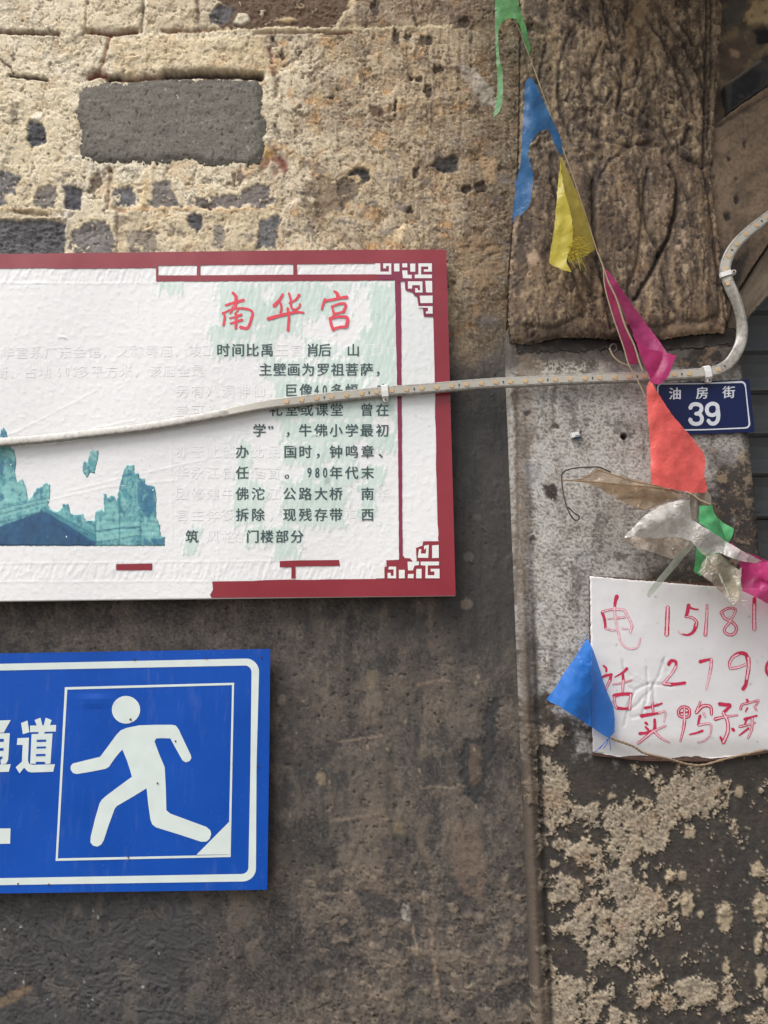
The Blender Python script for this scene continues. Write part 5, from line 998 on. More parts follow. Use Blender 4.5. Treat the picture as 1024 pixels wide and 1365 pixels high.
# ------------------------------------------------------------------ hand-written card
m_card = stone_mat('painted_card', rough=.5, fine=.03, bump=.08, dist=.0008, spec=.4)
card = empty('cardboard_sign', (W(920, 890, Y_CARD)[0], 0, W(920, 890, Y_CARD)[2]), 'white card with hand painted red phone number hanging on the pillar', 'sign')
CARD = [(787, 768), (830, 772), (882, 776), (940, 781), (1000, 784), (1060, 786), (1150, 789), (1166, 960), (1110, 985), (1060, 996), (1024, 1001), (985, 1008), (940, 1012.5), (900, 1013), (860, 1011), (830, 1010), (808, 1006), (791, 1003), (789, 900)]
def paint_card(p):
    u, v = p.u, p.v; n = fbm(u / 40, v / 40, 221, 4); f = fbm(u / 9, v / 9, 222, 3)
    p.c[:] = lin((214, 212, 213)); p.mix(sst(.1, .6, n) * .2, (224, 222, 224)); p.mix(sst(.3, .6, f) * .12, (190, 186, 182))
    p.mix(sst(960, 1012, v + 18 * n) * .3, (190, 182, 172))
    p.h += .0020 * np.sin((u - 790) / 70) * np.sin((v - 770) / 80) + .0006 * n + .012 * sst(980, 1014, v) * -.35
    for pl in [[(885, 878), (878, 900), (868, 918), (862, 926)], [(884, 882), (890, 896)], [(840, 916), (846, 920), (858, 914), (868, 911), (896, 914)], [(864, 912), (862, 930), (856, 952)], [(870, 912), (872, 936), (878, 942)], [(846, 922), (836, 940), (842, 956), (864, 952)], [(830, 880), (832, 896)], [(836, 948), (832, 968)], [(862, 890), (863, 912)], [(840, 900), (868, 911)], [(858, 928), (848, 940), (838, 946)]]:
        p.line(pl, 1.1, (170, 168, 168), -.0016, .35, .5)
    for pl in [[(843, 902), (868, 911)], [(866, 914), (866, 936)]]: p.line(pl, 2.4, None, .0012, 1, .5)
    rng = random.Random(9)
    for k in range(40): p.spot(rng.uniform(795, 1100), rng.uniform(785, 1000), rng.uniform(.5, 1.1), (110, 106, 104), 0, 1, .5, .8)
relief('board', CARD, Y_CARD, paint_card, m_card, card, 2.2, .0035, .5)
m_bark = plain('brown_board', (86, 62, 52), .8, .3, .2, 90, .3)
V, F = sheet([[(786, 769), (790, 767.5), (900, 775), (1150, 788), (1162, 970), (1020, 1004), (940, 1015), (860, 1014.5), (791, 1007), (786.5, 900)]], Y_CARD + .0038, 14, 12, .5, 61, .004); put('backing', (V, F), m_bark, card)
m_hand = plain('red_marker', (190, 44, 78), .4, .4, .14, 160); m_handl = plain('faded_marker', (232, 184, 194), .5, .4, .16, 260)
def card_y(u, v):
    u = np.asarray(u, float); v = np.asarray(v, float); p = Paint(u.copy(), v.copy()); p_c = p
    h = .0020 * np.sin((u - 790) / 70) * np.sin((v - 770) / 80) + .0006 * fbm(u / 40, v / 40, 221, 4) + .012 * sst(980, 1014, v) * -.35
    return Y_CARD - h - .0003
A4 = lambda pts: [(780 + x / 7.877, 760 + y / 7.877) for x, y in pts]
A5 = lambda pts: [(870 + x / 6.65, 770 + y / 6.65) for x, y in pts]
A6 = lambda pts: [(780 + x / 7.877, 870 + y / 7.877) for x, y in pts]
A7 = lambda pts: [(840 + x / 5.565, 920 + y / 5.565) for x, y in pts]
hand = []; fade = []
def hw(fn, sc, pts, a_, b_, f=0.0):
    hand.append((fn(pts), a_ / sc, b_ / sc))
    if f: fade.append((fn(pts), a_ / sc * min(f * 1.2, .8), b_ / sc * min(f * 1.2, .8)))
hw(A4, 7.877, [(336, 270), (318, 330), (310, 400)], 44, 26); hw(A4, 7.877, [(310, 390), (312, 450), (325, 540)], 26, 26, .62); hw(A4, 7.877, [(325, 540), (345, 640), (370, 740), (420, 805), (490, 826), (555, 800), (582, 715)], 24, 16, .74)
hw(A4, 7.877, [(178, 440), (205, 520), (215, 612)], 32, 28); hw(A4, 7.877, [(178, 440), (230, 422), (295, 412)], 30, 22, .4); hw(A4, 7.877, [(295, 412), (400, 415), (440, 470), (492, 580), (470, 655)], 28, 26, .62); hw(A4, 7.877, [(215, 610), (280, 632), (330, 626)], 22, 16, .6); hw(A4, 7.877, [(390, 612), (450, 618)], 16, 14, .6); hw(A4, 7.877, [(325, 504), (420, 494)], 22, 20, .5); hw(A4, 7.877, [(235, 515), (300, 505)], 10, 8, .5)
hw(A5, 6.65, [(135, 260), (130, 390), (125, 508)], 36, 42, .42); hw(A5, 6.65, [(320, 240), (310, 300), (295, 350)], 34, 30); hw(A5, 6.65, [(325, 262), (365, 278), (405, 282)], 24, 14); hw(A5, 6.65, [(295, 345), (350, 355), (388, 390), (384, 430)], 22, 34, .3); hw(A5, 6.65, [(388, 410), (365, 475), (315, 508), (260, 500)], 38, 14); hw(A5, 6.65, [(262, 502), (238, 490), (228, 472)], 14, 10, .6)
hw(A5, 6.65, [(484, 240), (478, 370), (468, 512)], 22, 34, .45)
hw(A5, 6.65, [(738, 280), (690, 268), (640, 285), (602, 312)], 22, 26, .3); hw(A5, 6.65, [(610, 310), (640, 360), (700, 390), (742, 440), (730, 490), (690, 508), (645, 488), (640, 450), (680, 400)], 30, 26, .34); hw(A5, 6.65, [(680, 395), (715, 340), (740, 285)], 22, 22, .5)
hw(A5, 6.65, [(904, 180), (902, 240)], 34, 36); hw(A5, 6.65, [(902, 235), (900, 350), (902, 464)], 36, 38, .5)
hw(A5, 6.65, [(140, 772), (165, 738), (205, 745), (208, 790)], 34, 24); hw(A5, 6.65, [(208, 785), (170, 850), (95, 938)], 26, 24, .5); hw(A5, 6.65, [(92, 940), (160, 945)], 26, 30, .3); hw(A5, 6.65, [(155, 945), (220, 942), (290, 932)], 32, 28)
hw(A5, 6.65, [(418, 746), (470, 732), (522, 722)], 34, 22, .0); hw(A5, 6.65, [(522, 722), (518, 790), (505, 860)], 28, 26, .55); hw(A5, 6.65, [(505, 860), (490, 920), (472, 990)], 24, 16, .72)
hw(A5, 6.65, [(850, 740), (825, 680), (770, 670), (710, 705), (682, 760), (688, 808)], 40, 24, .0); hw(A5, 6.65, [(760, 680), (712, 708), (684, 760), (690, 806)], 28, 20, .5); hw(A5, 6.65, [(690, 806), (760, 795), (835, 765)], 24, 26, .5); hw(A5, 6.65, [(850, 710), (852, 790), (835, 900)], 38, 34, .4); hw(A5, 6.65, [(836, 890), (825, 950), (800, 990)], 32, 34)
hw(A5, 6.65, [(1050, 720), (1014, 770), (1010, 830), (1046, 890)], 20, 30)
hw(A6, 7.877, [(192, 135), (222, 165), (222, 200)], 20, 26); hw(A6, 7.877, [(172, 262), (220, 240), (282, 228)], 26, 30); hw(A6, 7.877, [(272, 230), (262, 300)], 36, 30); hw(A6, 7.877, [(262, 290), (225, 370), (205, 430)], 28, 20, .4)
hw(A6, 7.877, [(442, 165), (400, 205), (310, 258)], 36, 10); hw(A6, 7.877, [(395, 205), (402, 300)], 26, 30); hw(A6, 7.877, [(402, 290), (394, 405)], 28, 26, .5); hw(A6, 7.877, [(290, 335), (390, 318), (492, 288)], 16, 18, .4); hw(A6, 7.877, [(298, 452), (380, 436), (488, 432)], 40, 34); hw(A6, 7.877, [(306, 460), (312, 530), (330, 585)], 26, 26, .4); hw(A6, 7.877, [(480, 435), (474, 520), (466, 590)], 26, 28, .5); hw(A6, 7.877, [(330, 580), (400, 588), (478, 584)], 34, 26, .0)
hw(A6, 7.877, [(205, 430), (160, 500), (150, 580)], 12, 8, .5); hw(A6, 7.877, [(160, 580), (200, 560), (290, 510)], 10, 10, .5)
hw(A7, 5.565, [(110, 132), (160, 122), (238, 98)], 24, 14, .0); hw(A7, 5.565, [(165, 86), (168, 130), (172, 165)], 18, 20, .3); hw(A7, 5.565, [(82, 192), (150, 180), (215, 170)], 28, 18); hw(A7, 5.565, [(210, 170), (262, 160), (250, 236)], 14, 10, .6); hw(A7, 5.565, [(114, 240), (130, 254)], 22, 18); hw(A7, 5.565, [(114, 272), (136, 294)], 16, 18); hw(A7, 5.565, [(68, 322), (120, 316), (160, 300)], 24, 16); hw(A7, 5.565, [(180, 300), (266, 262)], 16, 14, .5); hw(A7, 5.565, [(182, 215), (184, 270), (176, 310)], 20, 28); hw(A7, 5.565, [(176, 300), (120, 345), (56, 398)], 26, 16, .4); hw(A7, 5.565, [(182, 308), (230, 355), (295, 388)], 22, 10, .45)
hw(A7, 5.565, [(358, 150), (390, 124), (436, 138), (436, 190), (400, 200), (364, 186), (358, 150)], 24, 24, .2); hw(A7, 5.565, [(366, 168), (432, 162)], 12, 12); hw(A7, 5.565, [(402, 130), (404, 235)], 16, 22, .5); hw(A7, 5.565, [(404, 225), (396, 290), (372, 380)], 28, 14, .3)
hw(A7, 5.565, [(522, 84), (508, 120), (488, 170)], 16, 22, .3); hw(A7, 5.565, [(488, 168), (540, 118), (596, 124), (604, 182)], 30, 22, .3); hw(A7, 5.565, [(544, 168), (558, 196)], 18, 14, .5); hw(A7, 5.565, [(520, 186), (510, 225), (506, 260)], 20, 18); hw(A7, 5.565, [(508, 260), (560, 250), (600, 255), (596, 320), (560, 370), (500, 388)], 18, 8, .5); hw(A7, 5.565, [(440, 328), (490, 318), (540, 300)], 12, 20, .0)
hw(A7, 5.565, [(662, 102), (705, 108), (742, 115), (690, 168)], 30, 22, .0); hw(A7, 5.565, [(690, 165), (722, 230), (724, 310), (690, 390)], 24, 30, .4); hw(A7, 5.565, [(690, 385), (668, 345)], 24, 14); hw(A7, 5.565, [(630, 215), (700, 198), (800, 185)], 28, 12, .3); hw(A7, 5.565, [(758, 285), (772, 300)], 22, 24)
hw(A7, 5.565, [(866, 68), (878, 92)], 20, 16); hw(A7, 5.565, [(820, 142), (832, 108), (890, 92), (952, 76), (934, 112)], 20, 14, .3); hw(A7, 5.565, [(872, 130), (856, 160)], 14, 10); hw(A7, 5.565, [(920, 118), (940, 150)], 12, 14, .4); hw(A7, 5.565, [(848, 216), (942, 188)], 22, 14); hw(A7, 5.565, [(812, 270), (870, 258), (930, 240)], 22, 14, .3); hw(A7, 5.565, [(868, 216), (850, 250)], 14, 12); hw(A7, 5.565, [(906, 205), (902, 290), (874, 356)], 20, 16, .4); hw(A7, 5.565, [(880, 282), (810, 336)], 18, 12)
put('handwritten_lettering', strokes(hand, card_y, 3e-6, 7, .10), m_hand, card)
put('worn_lettering', strokes(fade, lambda u, v: card_y(u, v) - .0004, 3e-6, 7, .22, 6), m_handl, card)
#PART4
# ------------------------------------------------------------------ light strip (unlit), its clips
m_tube, t, b = newmat('cloudy_pvc')
b.inputs['Base Color'].default_value = (*lin((206, 202, 194)), 1); b.inputs['Roughness'].default_value = .28; b.inputs['Specular IOR Level'].default_value = .5
n1 = noise(t, 130, 5, .7); r1 = ramp(t, n1.outputs[0], [(.3, tuple(lin((104, 99, 92)))), (.5, tuple(lin((146, 141, 133)))), (.75, tuple(lin((172, 167, 159))))]); t.links.new(r1.outputs[0], b.inputs['Base Color'])
m_tape = plain('circuit_tape', (176, 171, 160), .45, .4, .06, 200); m_chip = plain('led_phosphor', (200, 168, 126), .4, .5, .12, 300); m_res = plain('resistor_black', (60, 58, 56), .5, .4, .1, 300)
m_clip = plain('white_plastic', (222, 220, 216), .4, .5, .05, 200)
SP = [(-160, 604), (-60, 595), (0, 590), (60, 585), (130, 577), (190, 570), (245, 561), (300, 551), (350, 541), (400, 534.5), (450, 529), (513, 522.5), (560, 519), (600, 515.5), (650, 511.5), (700, 509), (760, 506), (820, 504), (880, 501.5), (920, 499), (942, 497), (958, 493), (972, 484), (982, 470), (988, 455), (989.5, 438), (987, 420), (982, 402), (976, 388), (970, 374), (966.5, 358), (972, 340), (982, 325), (996, 311), (1012, 298), (1030, 285), (1060, 266), (1110, 236), (1180, 196)]
def strip_y(u, v):
    u = np.asarray(u, float)
    return Y_STRIP - .0030 - .0075 * sst(690, 585, u) - .004 * sst(965, 990, u)
sp = np.array(catmull(SP, 10)); SPW = W(sp[:, 0], sp[:, 1], strip_y(sp[:, 0], sp[:, 1]))
tw = sst(420, 250, sp[:, 0]) * rad(16) + rad(74) * np.exp(-((sp[:, 1] - 415) / 44) ** 2) * sst(955, 966, sp[:, 0])
wide_ = .0096 * (1 - .16 * sst(420, 250, sp[:, 0]))
def frames(Pw, tw):
    t_ = np.gradient(Pw, axis=0); t_ /= np.linalg.norm(t_, axis=1)[:, None]
    s_ = np.cross(t_, np.array([0, -1., 0])); s_ /= np.linalg.norm(s_, axis=1)[:, None]; f_ = np.cross(s_, t_)
    c_, n_ = np.cos(tw)[:, None], np.sin(tw)[:, None]
    return t_, s_ * c_ + f_ * n_, f_ * c_ - s_ * n_                      # along, across, facing out
T_, S_, N_ = frames(SPW, tw)
seg = 20; V = []; F = []
for i in range(len(SPW)):
    for j in range(seg):
        a_ = 2 * math.pi * (j + .5) / seg; ca, sa = math.cos(a_), math.sin(a_)
        V.append(SPW[i] + S_[i] * wide_[i] * math.copysign(abs(ca) ** .35, ca) + N_[i] * .0042 * math.copysign(abs(sa) ** .55, sa))
n = len(SPW)
F = [[i * seg + j, i * seg + (j + 1) % seg, (i + 1) * seg + (j + 1) % seg, (i + 1) * seg + j] for i in range(n - 1) for j in range(seg)] + [list(range(seg)), [(n - 1) * seg + j for j in range(seg)]]
strip = empty('light_strip', SPW[n // 2], 'unlit white plastic light strip running across the board and pillar', 'light strip')
put('sleeve', (np.array(V), F), m_tube, strip, True)
sel = [i for i in range(n) if sp[i, 0] > 300 and not (sp[i, 0] > 955 and 376 < sp[i, 1] < 492)]
runs = []; 
for i in sel:
    if runs and runs[-1][-1] == i - 1: runs[-1].append(i)
    else: runs.append([i])
for r_ in runs:
    V = []; F = []
    for k, i in enumerate(r_):
        for q in (-1, 1): V.append(SPW[i] + S_[i] * .0058 * q + N_[i] * .00435)
        if k: o = 2 * k; F.append([o - 2, o - 1, o + 1, o])
    put('circuit_tape', (np.array(V), F), m_tape, strip, True)
arcl = np.concatenate([[0], np.cumsum(np.linalg.norm(np.diff(SPW, axis=0), axis=1))])
def at_arc(s):
    i = min(max(int(np.searchsorted(arcl, s)) - 1, 0), n - 2); f = (s - arcl[i]) / (arcl[i + 1] - arcl[i])
    return SPW[i] * (1 - f) + SPW[i + 1] * f, T_[i], S_[i], N_[i], sp[i] * (1 - f) + sp[i + 1] * f
chip_me = None; s = 0.0; k = 0
while s < arcl[-1]:
    Pp, T1, S1, N1, pu = at_arc(s); s += .0262; k += 1
    if pu[0] < 375 or pu[0] > 1024 or (pu[0] > 955 and 380 < pu[1] < 488) or 503 < pu[0] < 522 or 936 < pu[0] < 948: continue
    B = Matrix(np.stack([T1, S1, N1], -1).tolist()).to_4x4(); B.translation = Vector(Pp + N1 * .0047)
    if chip_me is None:
        vf = boxmesh((0, 0, 0), (.0034, .0012, 0), (-.0012, .0030, 0), (0, 0, .0006)); chip_me = mesh_np('led_chip', vf[0], vf[1], smooth=False); chip_me.materials.append(m_chip)
        vf = boxmesh((0, 0, 0), (.0010, 0, 0), (0, .0022, 0), (0, 0, .0004)); res_me = mesh_np('resistor', vf[0], vf[1], smooth=False); res_me.materials.append(m_res)
    o = bpy.data.objects.new('led_chip', chip_me); COL.objects.link(o); o.parent = strip; o.matrix_parent_inverse = Matrix.Translation(-Vector(strip.location)); o.matrix_basis = B
    if k % 3 == 0:
        Pp, T1, S1, N1, pu = at_arc(s - .0131); B = Matrix(np.stack([T1, S1, N1], -1).tolist()).to_4x4(); B.translation = Vector(Pp + N1 * .0046)
        o = bpy.data.objects.new('resistor', res_me); COL.objects.link(o); o.parent = strip; o.matrix_parent_inverse = Matrix.Translation(-Vector(strip.location)); o.matrix_basis = B

def cable_clip(u, v, label, nail=1, w_=.0058, sc=1.0):
    i = int(np.argmin((sp[:, 0] - u) ** 2 + (sp[:, 1] - v) ** 2)); c0, T1, S1, N1 = SPW[i], T_[i], S_[i], N_[i]
    T1 = T1 / np.linalg.norm(T1)
    e = empty('cable_clip', c0, label, 'clip', 'white cable clips on the light strip')
    V = []; F = []; prof = [(-.0118, -.0035), (-.0120, .0030), (-.0095, .0066), (0, .0072), (.0095, .0066), (.0120, .0030), (.0118, -.0035)]
    for q in (-1, 1):
        for a_, b_ in prof: V.append(c0 + T1 * w_ * q * sc + S1 * a_ * sc + N1 * b_)
        for a_, b_ in prof: V.append(c0 + T1 * w_ * q * sc + S1 * a_ * .86 * sc + N1 * (b_ - .0016))
    m_ = len(prof)
    for j in range(m_ - 1):
        F += [[j, j + 1, 2 * m_ + j + 1, 2 * m_ + j], [m_ + j, m_ + j + 1, 3 * m_ + j + 1, 3 * m_ + j], [j, j + 1, m_ + j + 1, m_ + j], [2 * m_ + j, 2 * m_ + j + 1, 3 * m_ + j + 1, 3 * m_ + j]]
    put('band', (np.array(V), F), m_clip, e)
    base = c0 + S1 * .0150 * nail * sc - N1 * .001
    put('nail_boss', join(tube([base - N1 * .004, base + N1 * .0035, base + N1 * .005], [.0044 * sc, .0044 * sc, .0034 * sc], 12), boxmesh(base - S1 * nail * .003 - N1 * .001, T1 * .0048 * sc, S1 * .003, N1 * .0028)), m_clip, e, False)
    put('nail', tube([base + N1 * .0045, base + N1 * .0062], .0022, 10), m_rust, e)
    return e
dn = -1 if S_[n // 2][2] > 0 else 1
cable_clip(513, 523, 'white cable clip over the strip in front of the information board', dn)
cable_clip(942, 497, 'white cable clip over the strip just above the house number plate', dn)
i_ = int(np.argmin((sp[:, 0] - 967) ** 2 + (sp[:, 1] - 366) ** 2))
cable_clip(967, 367, 'white cable clip over the strip on the stone arch', 1 if S_[i_][0] > 0 else -1, .0048, .9)
# old clips left on the pillar
def old_clip(u, v, label, blue):
    c0 = W(u, v, Y_SHAFT - .004); e = empty('old_clip', c0, label, 'clip', 'broken old clips on the pillar')
    put('body', join(boxmesh(c0, (.0072, 0, .001), (0, .005, 0), (-.0006, 0, .0042)), boxmesh(c0 + np.array([.0015, -.0058, .001]), (.0040, 0, .0006), (0, .0014, 0), (-.0004, 0, .0026))), m_clip, e)
    put('nail', tube([c0 + np.array([.0068, -.003, .003]), c0 + np.array([.0072, -.011, .0034])], .0024, 10), m_rust, e)
    if blue: put('plug', tube([c0 + np.array([-.002, -.002, -.0058]), c0 + np.array([.010, -.002, -.0042])], [.0026, .0018], 8), plain('blue_plug', (52, 84, 120), .5, .4, .1, 200), e)
old_clip(767, 580, 'broken white clip with a nail and blue plug on the bare limewashed stone', True)
old_clip(762, 513, 'small white clip stub touching the underside of the light strip', False)

# ------------------------------------------------------------------ bunting
m_string = plain('tan_string', (158, 140, 118), .8, .2, .15, 300, .3, 500)
def filmset(name, layers, mat, parent, label=None, step=6, rag=.5, seed=1, amp=.0045, wl=18.):
    """layers: (outline, base depth, tilt) - each a rippled sheet of film hanging at its own depth"""
    items = []
    for k, (pl, y, fn) in enumerate(layers):
        def dep(u, v, y=y, fn=fn, k=k):
            u = np.asarray(u, float); v = np.asarray(v, float)
            return y - amp * fbm(u / wl + 3 * k, v / (wl * 1.8), 300 + seed + k, 3) - (fn(u, v) if fn else 0)
        items.append((pl, dep))
    vf = sheet(items, 0, step, 4, rag, seed)
    o = put(name, vf, mat, parent, True)
    return tag(o, label)
C6 = lambda pts: [(640 + x / 3.69, y / 3.69) for x, y in pts]
C7 = lambda pts: [(780 + x / 4.017, 340 + y / 4.017) for x, y in pts]
CB = lambda pts: [(820 + x / 5.02, 640 + y / 5.02) for x, y in pts]
CW = lambda pts: [(740 + x / 4.655, 600 + y / 4.655) for x, y in pts]
CL = lambda pts: [(720 + x / 7.58, 840 + y / 7.58) for x, y in pts]
YB = -.080
bunting = empty('bunting', W(795, 340, YB), 'string of torn plastic pennants in green, blue, yellow, pink and red hanging down the pillar', 'bunting')
mg = film_mat('green_film', (112, 186, 118), .3, .32, .52); mb = film_mat('blue_film', (62, 130, 196), .26, .3, .52); my = film_mat('yellow_film', (224, 208, 84), .18, .35, .42); my2 = film_mat('yellow_film_thin', (186, 170, 74), .34, .35, .42)
mm = film_mat('pink_film', (210, 74, 140), .24, .32, .52); mm2 = film_mat('pink_film_thin', (188, 66, 112), .22, .32, .4); mr = film_mat('red_film', (240, 102, 96), .12, .32, .26); mg2 = film_mat('green_film_bright', (104, 196, 130), .12, .28, .42, .2); mg3 = film_mat('green_film_thin', (150, 176, 140), .30, .3, .4)
filmset('pennant', [(C6([(72, -240), (180, -240), (185, 0), (200, 50), (228, 140), (248, 240), (240, 268), (226, 226), (212, 180), (192, 118), (180, 96), (160, 90), (138, 91), (112, 106), (92, 140), (88, 200), (96, 290), (110, 350), (114, 440), (108, 510), (95, 550), (64, 580), (78, 510), (86, 440), (84, 340), (76, 220), (74, 110)]), YB, lambda u, v: .010 * np.sin((u - 660) / 22.))], mg, bunting, 'torn green pennant with a long thin tail', 5, .3, 1)
filmset('pennant', [(C6([(244, 380), (262, 392), (300, 470), (335, 545), (372, 622), (400, 690), (411, 745), (400, 764), (386, 750), (368, 716), (352, 668), (338, 642), (318, 634), (286, 652), (256, 690), (240, 724), (236, 760), (246, 800), (261, 850), (262, 890), (252, 980), (238, 1020), (200, 1062), (182, 1058), (170, 1078), (158, 1100), (160, 1050), (170, 970), (180, 880), (196, 820), (206, 720), (208, 640), (216, 540), (220, 440), (226, 400)]), YB, lambda u, v: .010 * np.sin((u - 680) / 20.) + .006 * sst(230, 290, v))], mb, bunting, 'blue pennant with a round bite torn out', 5, .5, 2)
yo = filmset('pennant', [(C6([(396, 792), (405, 890), (420, 960), (436, 1010), (450, 1070), (458, 1150), (452, 1210), (430, 1250), (424, 1290), (450, 1338), (432, 1334), (402, 1326), (370, 1312), (340, 1294), (352, 1200), (366, 1110), (376, 1000), (384, 900)]), YB - .006, lambda u, v: .006 * np.sin((u - 740) / 14.)),], my, bunting, 'yellow pennant frayed along its lower edge', 4, .8, 3)
put('thin_half', sheet([(C6([(394, 786), (404, 770), (430, 840), (480, 950), (530, 1085), (566, 1228), (530, 1252), (490, 1268), (440, 1282), (424, 1268), (420, 1000)]), lambda u, v: YB + .004 - .004 * np.sin((u - 740) / 16.))], 0, 5, 4, .4, 9), my2, yo, True)
rng = random.Random(21); fr_ = []
for k in range(46):                                                        # frayed threads
    x = 425 + rng.uniform(0, 70); y = 1165 + rng.uniform(0, 120); ang = rng.uniform(-.5, 1.5); L = rng.uniform(18, 70)
    p3 = [(x, y), (x + L * .5 * math.cos(ang), y + L * .5 * math.sin(ang) + rng.uniform(-9, 9)), (x + L * math.cos(ang), y + L * math.sin(ang) + rng.uniform(-12, 12))]
    q = np.array(catmull(C6(p3), 4)); fr_.append(tube(W(q[:, 0], q[:, 1], np.full(len(q), YB - .0095 - rng.uniform(0, .004))), .00042, 4))
put('frayed_threads', join(*fr_), my, yo, True)
filmset('pennant', [(C7([(98, 68), (128, 88), (165, 140), (205, 195), (255, 268), (330, 372), (392, 452), (440, 524), (490, 540), (482, 556), (470, 582), (450, 640), (428, 668), (400, 692), (378, 692), (358, 684), (342, 648), (316, 585), (290, 520), (268, 440), (236, 370), (200, 290), (150, 180)]), YB, lambda u, v: .012 * np.sin((u - 800) / 24. + v / 50.)),
                    (C7([(252, 420), (330, 500), (440, 524), (490, 540), (470, 582), (450, 640), (428, 668), (400, 692), (360, 684), (316, 585), (275, 470)]), YB - .009, lambda u, v: .006 * np.sin(u / 12.))], mm, bunting, 'pink pennant folded over at its tip', 5, .4, 4)
pk = bpy.data.objects['pennant.003'] if 'pennant.003' in bpy.data.objects else None
put('thin_flap', sheet([(C7([(98, 72), (112, 96), (150, 190), (200, 320), (240, 420), (262, 500), (284, 568), (270, 584), (250, 588), (232, 582), (205, 500), (160, 352), (128, 250), (106, 160)]), lambda u, v: YB + .006 - .004 * np.sin(v / 30.))], 0, 5, 4, .3, 12), mm2, pk, True)
filmset('pennant', [(C7([(346, 672), (362, 690), (392, 742), (430, 800), (462, 850), (560, 962), (636, 1062), (645, 1110), (638, 1180), (652, 1240), (655, 1258), (640, 1274), (600, 1276), (510, 1262), (430, 1246), (356, 1226), (352, 1160), (348, 1000), (338, 880), (330, 780), (330, 704)]), YB - .003, lambda u, v: .007 * np.sin((u - 860) / 22. + .5) + .004 * sst(560, 655, v))], mr, bunting, 'large pale red pennant, widest of the string', 6, .3, 5)
filmset('pennant', [(CB([(565, 168), (600, 172), (652, 168), (660, 210), (688, 262), (720, 330), (752, 424), (735, 436), (690, 384), (640, 344), (600, 310), (558, 286)]), YB - .006, lambda u, v: .008 * np.sin((u - 930) / 9.)),
                    (CB([(684, 250), (720, 282), (796, 326), (790, 356), (772, 400), (754, 432), (722, 340)]), YB + .002, lambda u, v: .006 * np.sin(v / 8.)),
                    (CB([(546, 440), (640, 470), (700, 484), (640, 560), (574, 642), (526, 612), (538, 520)]), YB + .012, None)], mg2, bunting, 'crumpled bright green pennant knotted at the top', 5, .4, 6, .005, 12)
gp = [o for o in bunting.children if o.get('label', '').startswith('crumpled')][0]
put('thin_half', sheet([(CB([(620, 500), (690, 486), (760, 540), (826, 598), (846, 690), (852, 780), (800, 806), (748, 760), (680, 640)]), lambda u, v: YB + .014 - .006 * np.sin((u + v) / 14.))], 0, 5, 4, .4, 14), mg3, gp, True)
filmset('pennant', [(CB([(764, 398), (800, 440), (850, 476), (950, 508), (1024, 540), (1120, 576), (1300, 640), (1500, 720), (1420, 900), (1180, 900), (1040, 836), (940, 782), (852, 742), (842, 660), (830, 600), (840, 540), (800, 490)]), YB + .004, lambda u, v: .016 * np.sin((u + v) / 15.) + .01 * np.sin(v / 11.)),
                    (CB([(836, 560), (900, 560), (980, 548), (1060, 556), (1120, 600), (1060, 640), (1010, 680), (960, 640), (880, 616)]), YB - .014, lambda u, v: .008 * np.sin(u / 9.))], mm, bunting, 'pink pennant bunched up beside the white card', 5, .4, 7, .005, 14)
sl_ = [(648, -70), (660, -30), (668, 0), (688, 30), (700, 60), (707, 78), (722, 120), (738, 165), (752, 203), (764, 236), (782, 290), (796, 335), (806, 362)]
def cord(pts, y, r, k=8, seg=7): q = np.array(catmull(pts, k)); return tube(W(q[:, 0], q[:, 1], np.full(len(q), y) if not callable(y) else y(q[:, 0], q[:, 1])), r, seg)
put('string', cord(sl_, YB + .004, [.0006 + .0004 * abs(math.sin(i * .31)) for i in range(97)]), m_string, bunting, True)
put('string', cord(C7([(98, 66), (128, 150), (170, 240), (215, 380), (262, 480), (290, 570), (312, 630)]), YB - .012, [.0011] * 7 + [.0015] * 42), m_string, bunting, True)
put('string', cord(C7([(70, -10), (98, 70), (106, 170), (150, 330), (205, 490), (235, 590), (270, 650), (300, 710), (326, 770)]), YB - .005, .0011), m_string, bunting, True)
put('string', cord(C7([(130, 500), (150, 540), (180, 570), (235, 596)]), YB + .010, .0014), m_string, bunting, True)
put('string', cord(CB([(470, 80), (520, 100), (560, 130), (600, 150), (640, 166)]), YB - .010, .0018), m_string, bunting, True)
m_knot = film_mat('grey_film', (150, 140, 128), .25, .35, .4)
put('knot', sheet([(CB([(500, 92), (540, 84), (620, 70), (640, 100), (650, 168), (600, 172), (566, 170), (552, 280), (505, 260), (505, 150)]), lambda u, v: YB - .004 - .006 * np.sin(u / 3.))], 0, 3, 3, .5, 15), m_knot, bunting, True)
m_hole = plain('iron_eye', (70, 60, 54), .6, .4, .2, 200)
q = [(818 + 4.5 * math.cos(a_), 464 + 5 * math.sin(a_)) for a_ in np.linspace(0, 6.1, 12)]
eye = put('iron_eyelet', cord(q, Y_CAP - .022, .0016, 4), m_hole, None, True); tag(eye, 'small iron eyelet in the dark gap under the carved capital', 'eyelet')

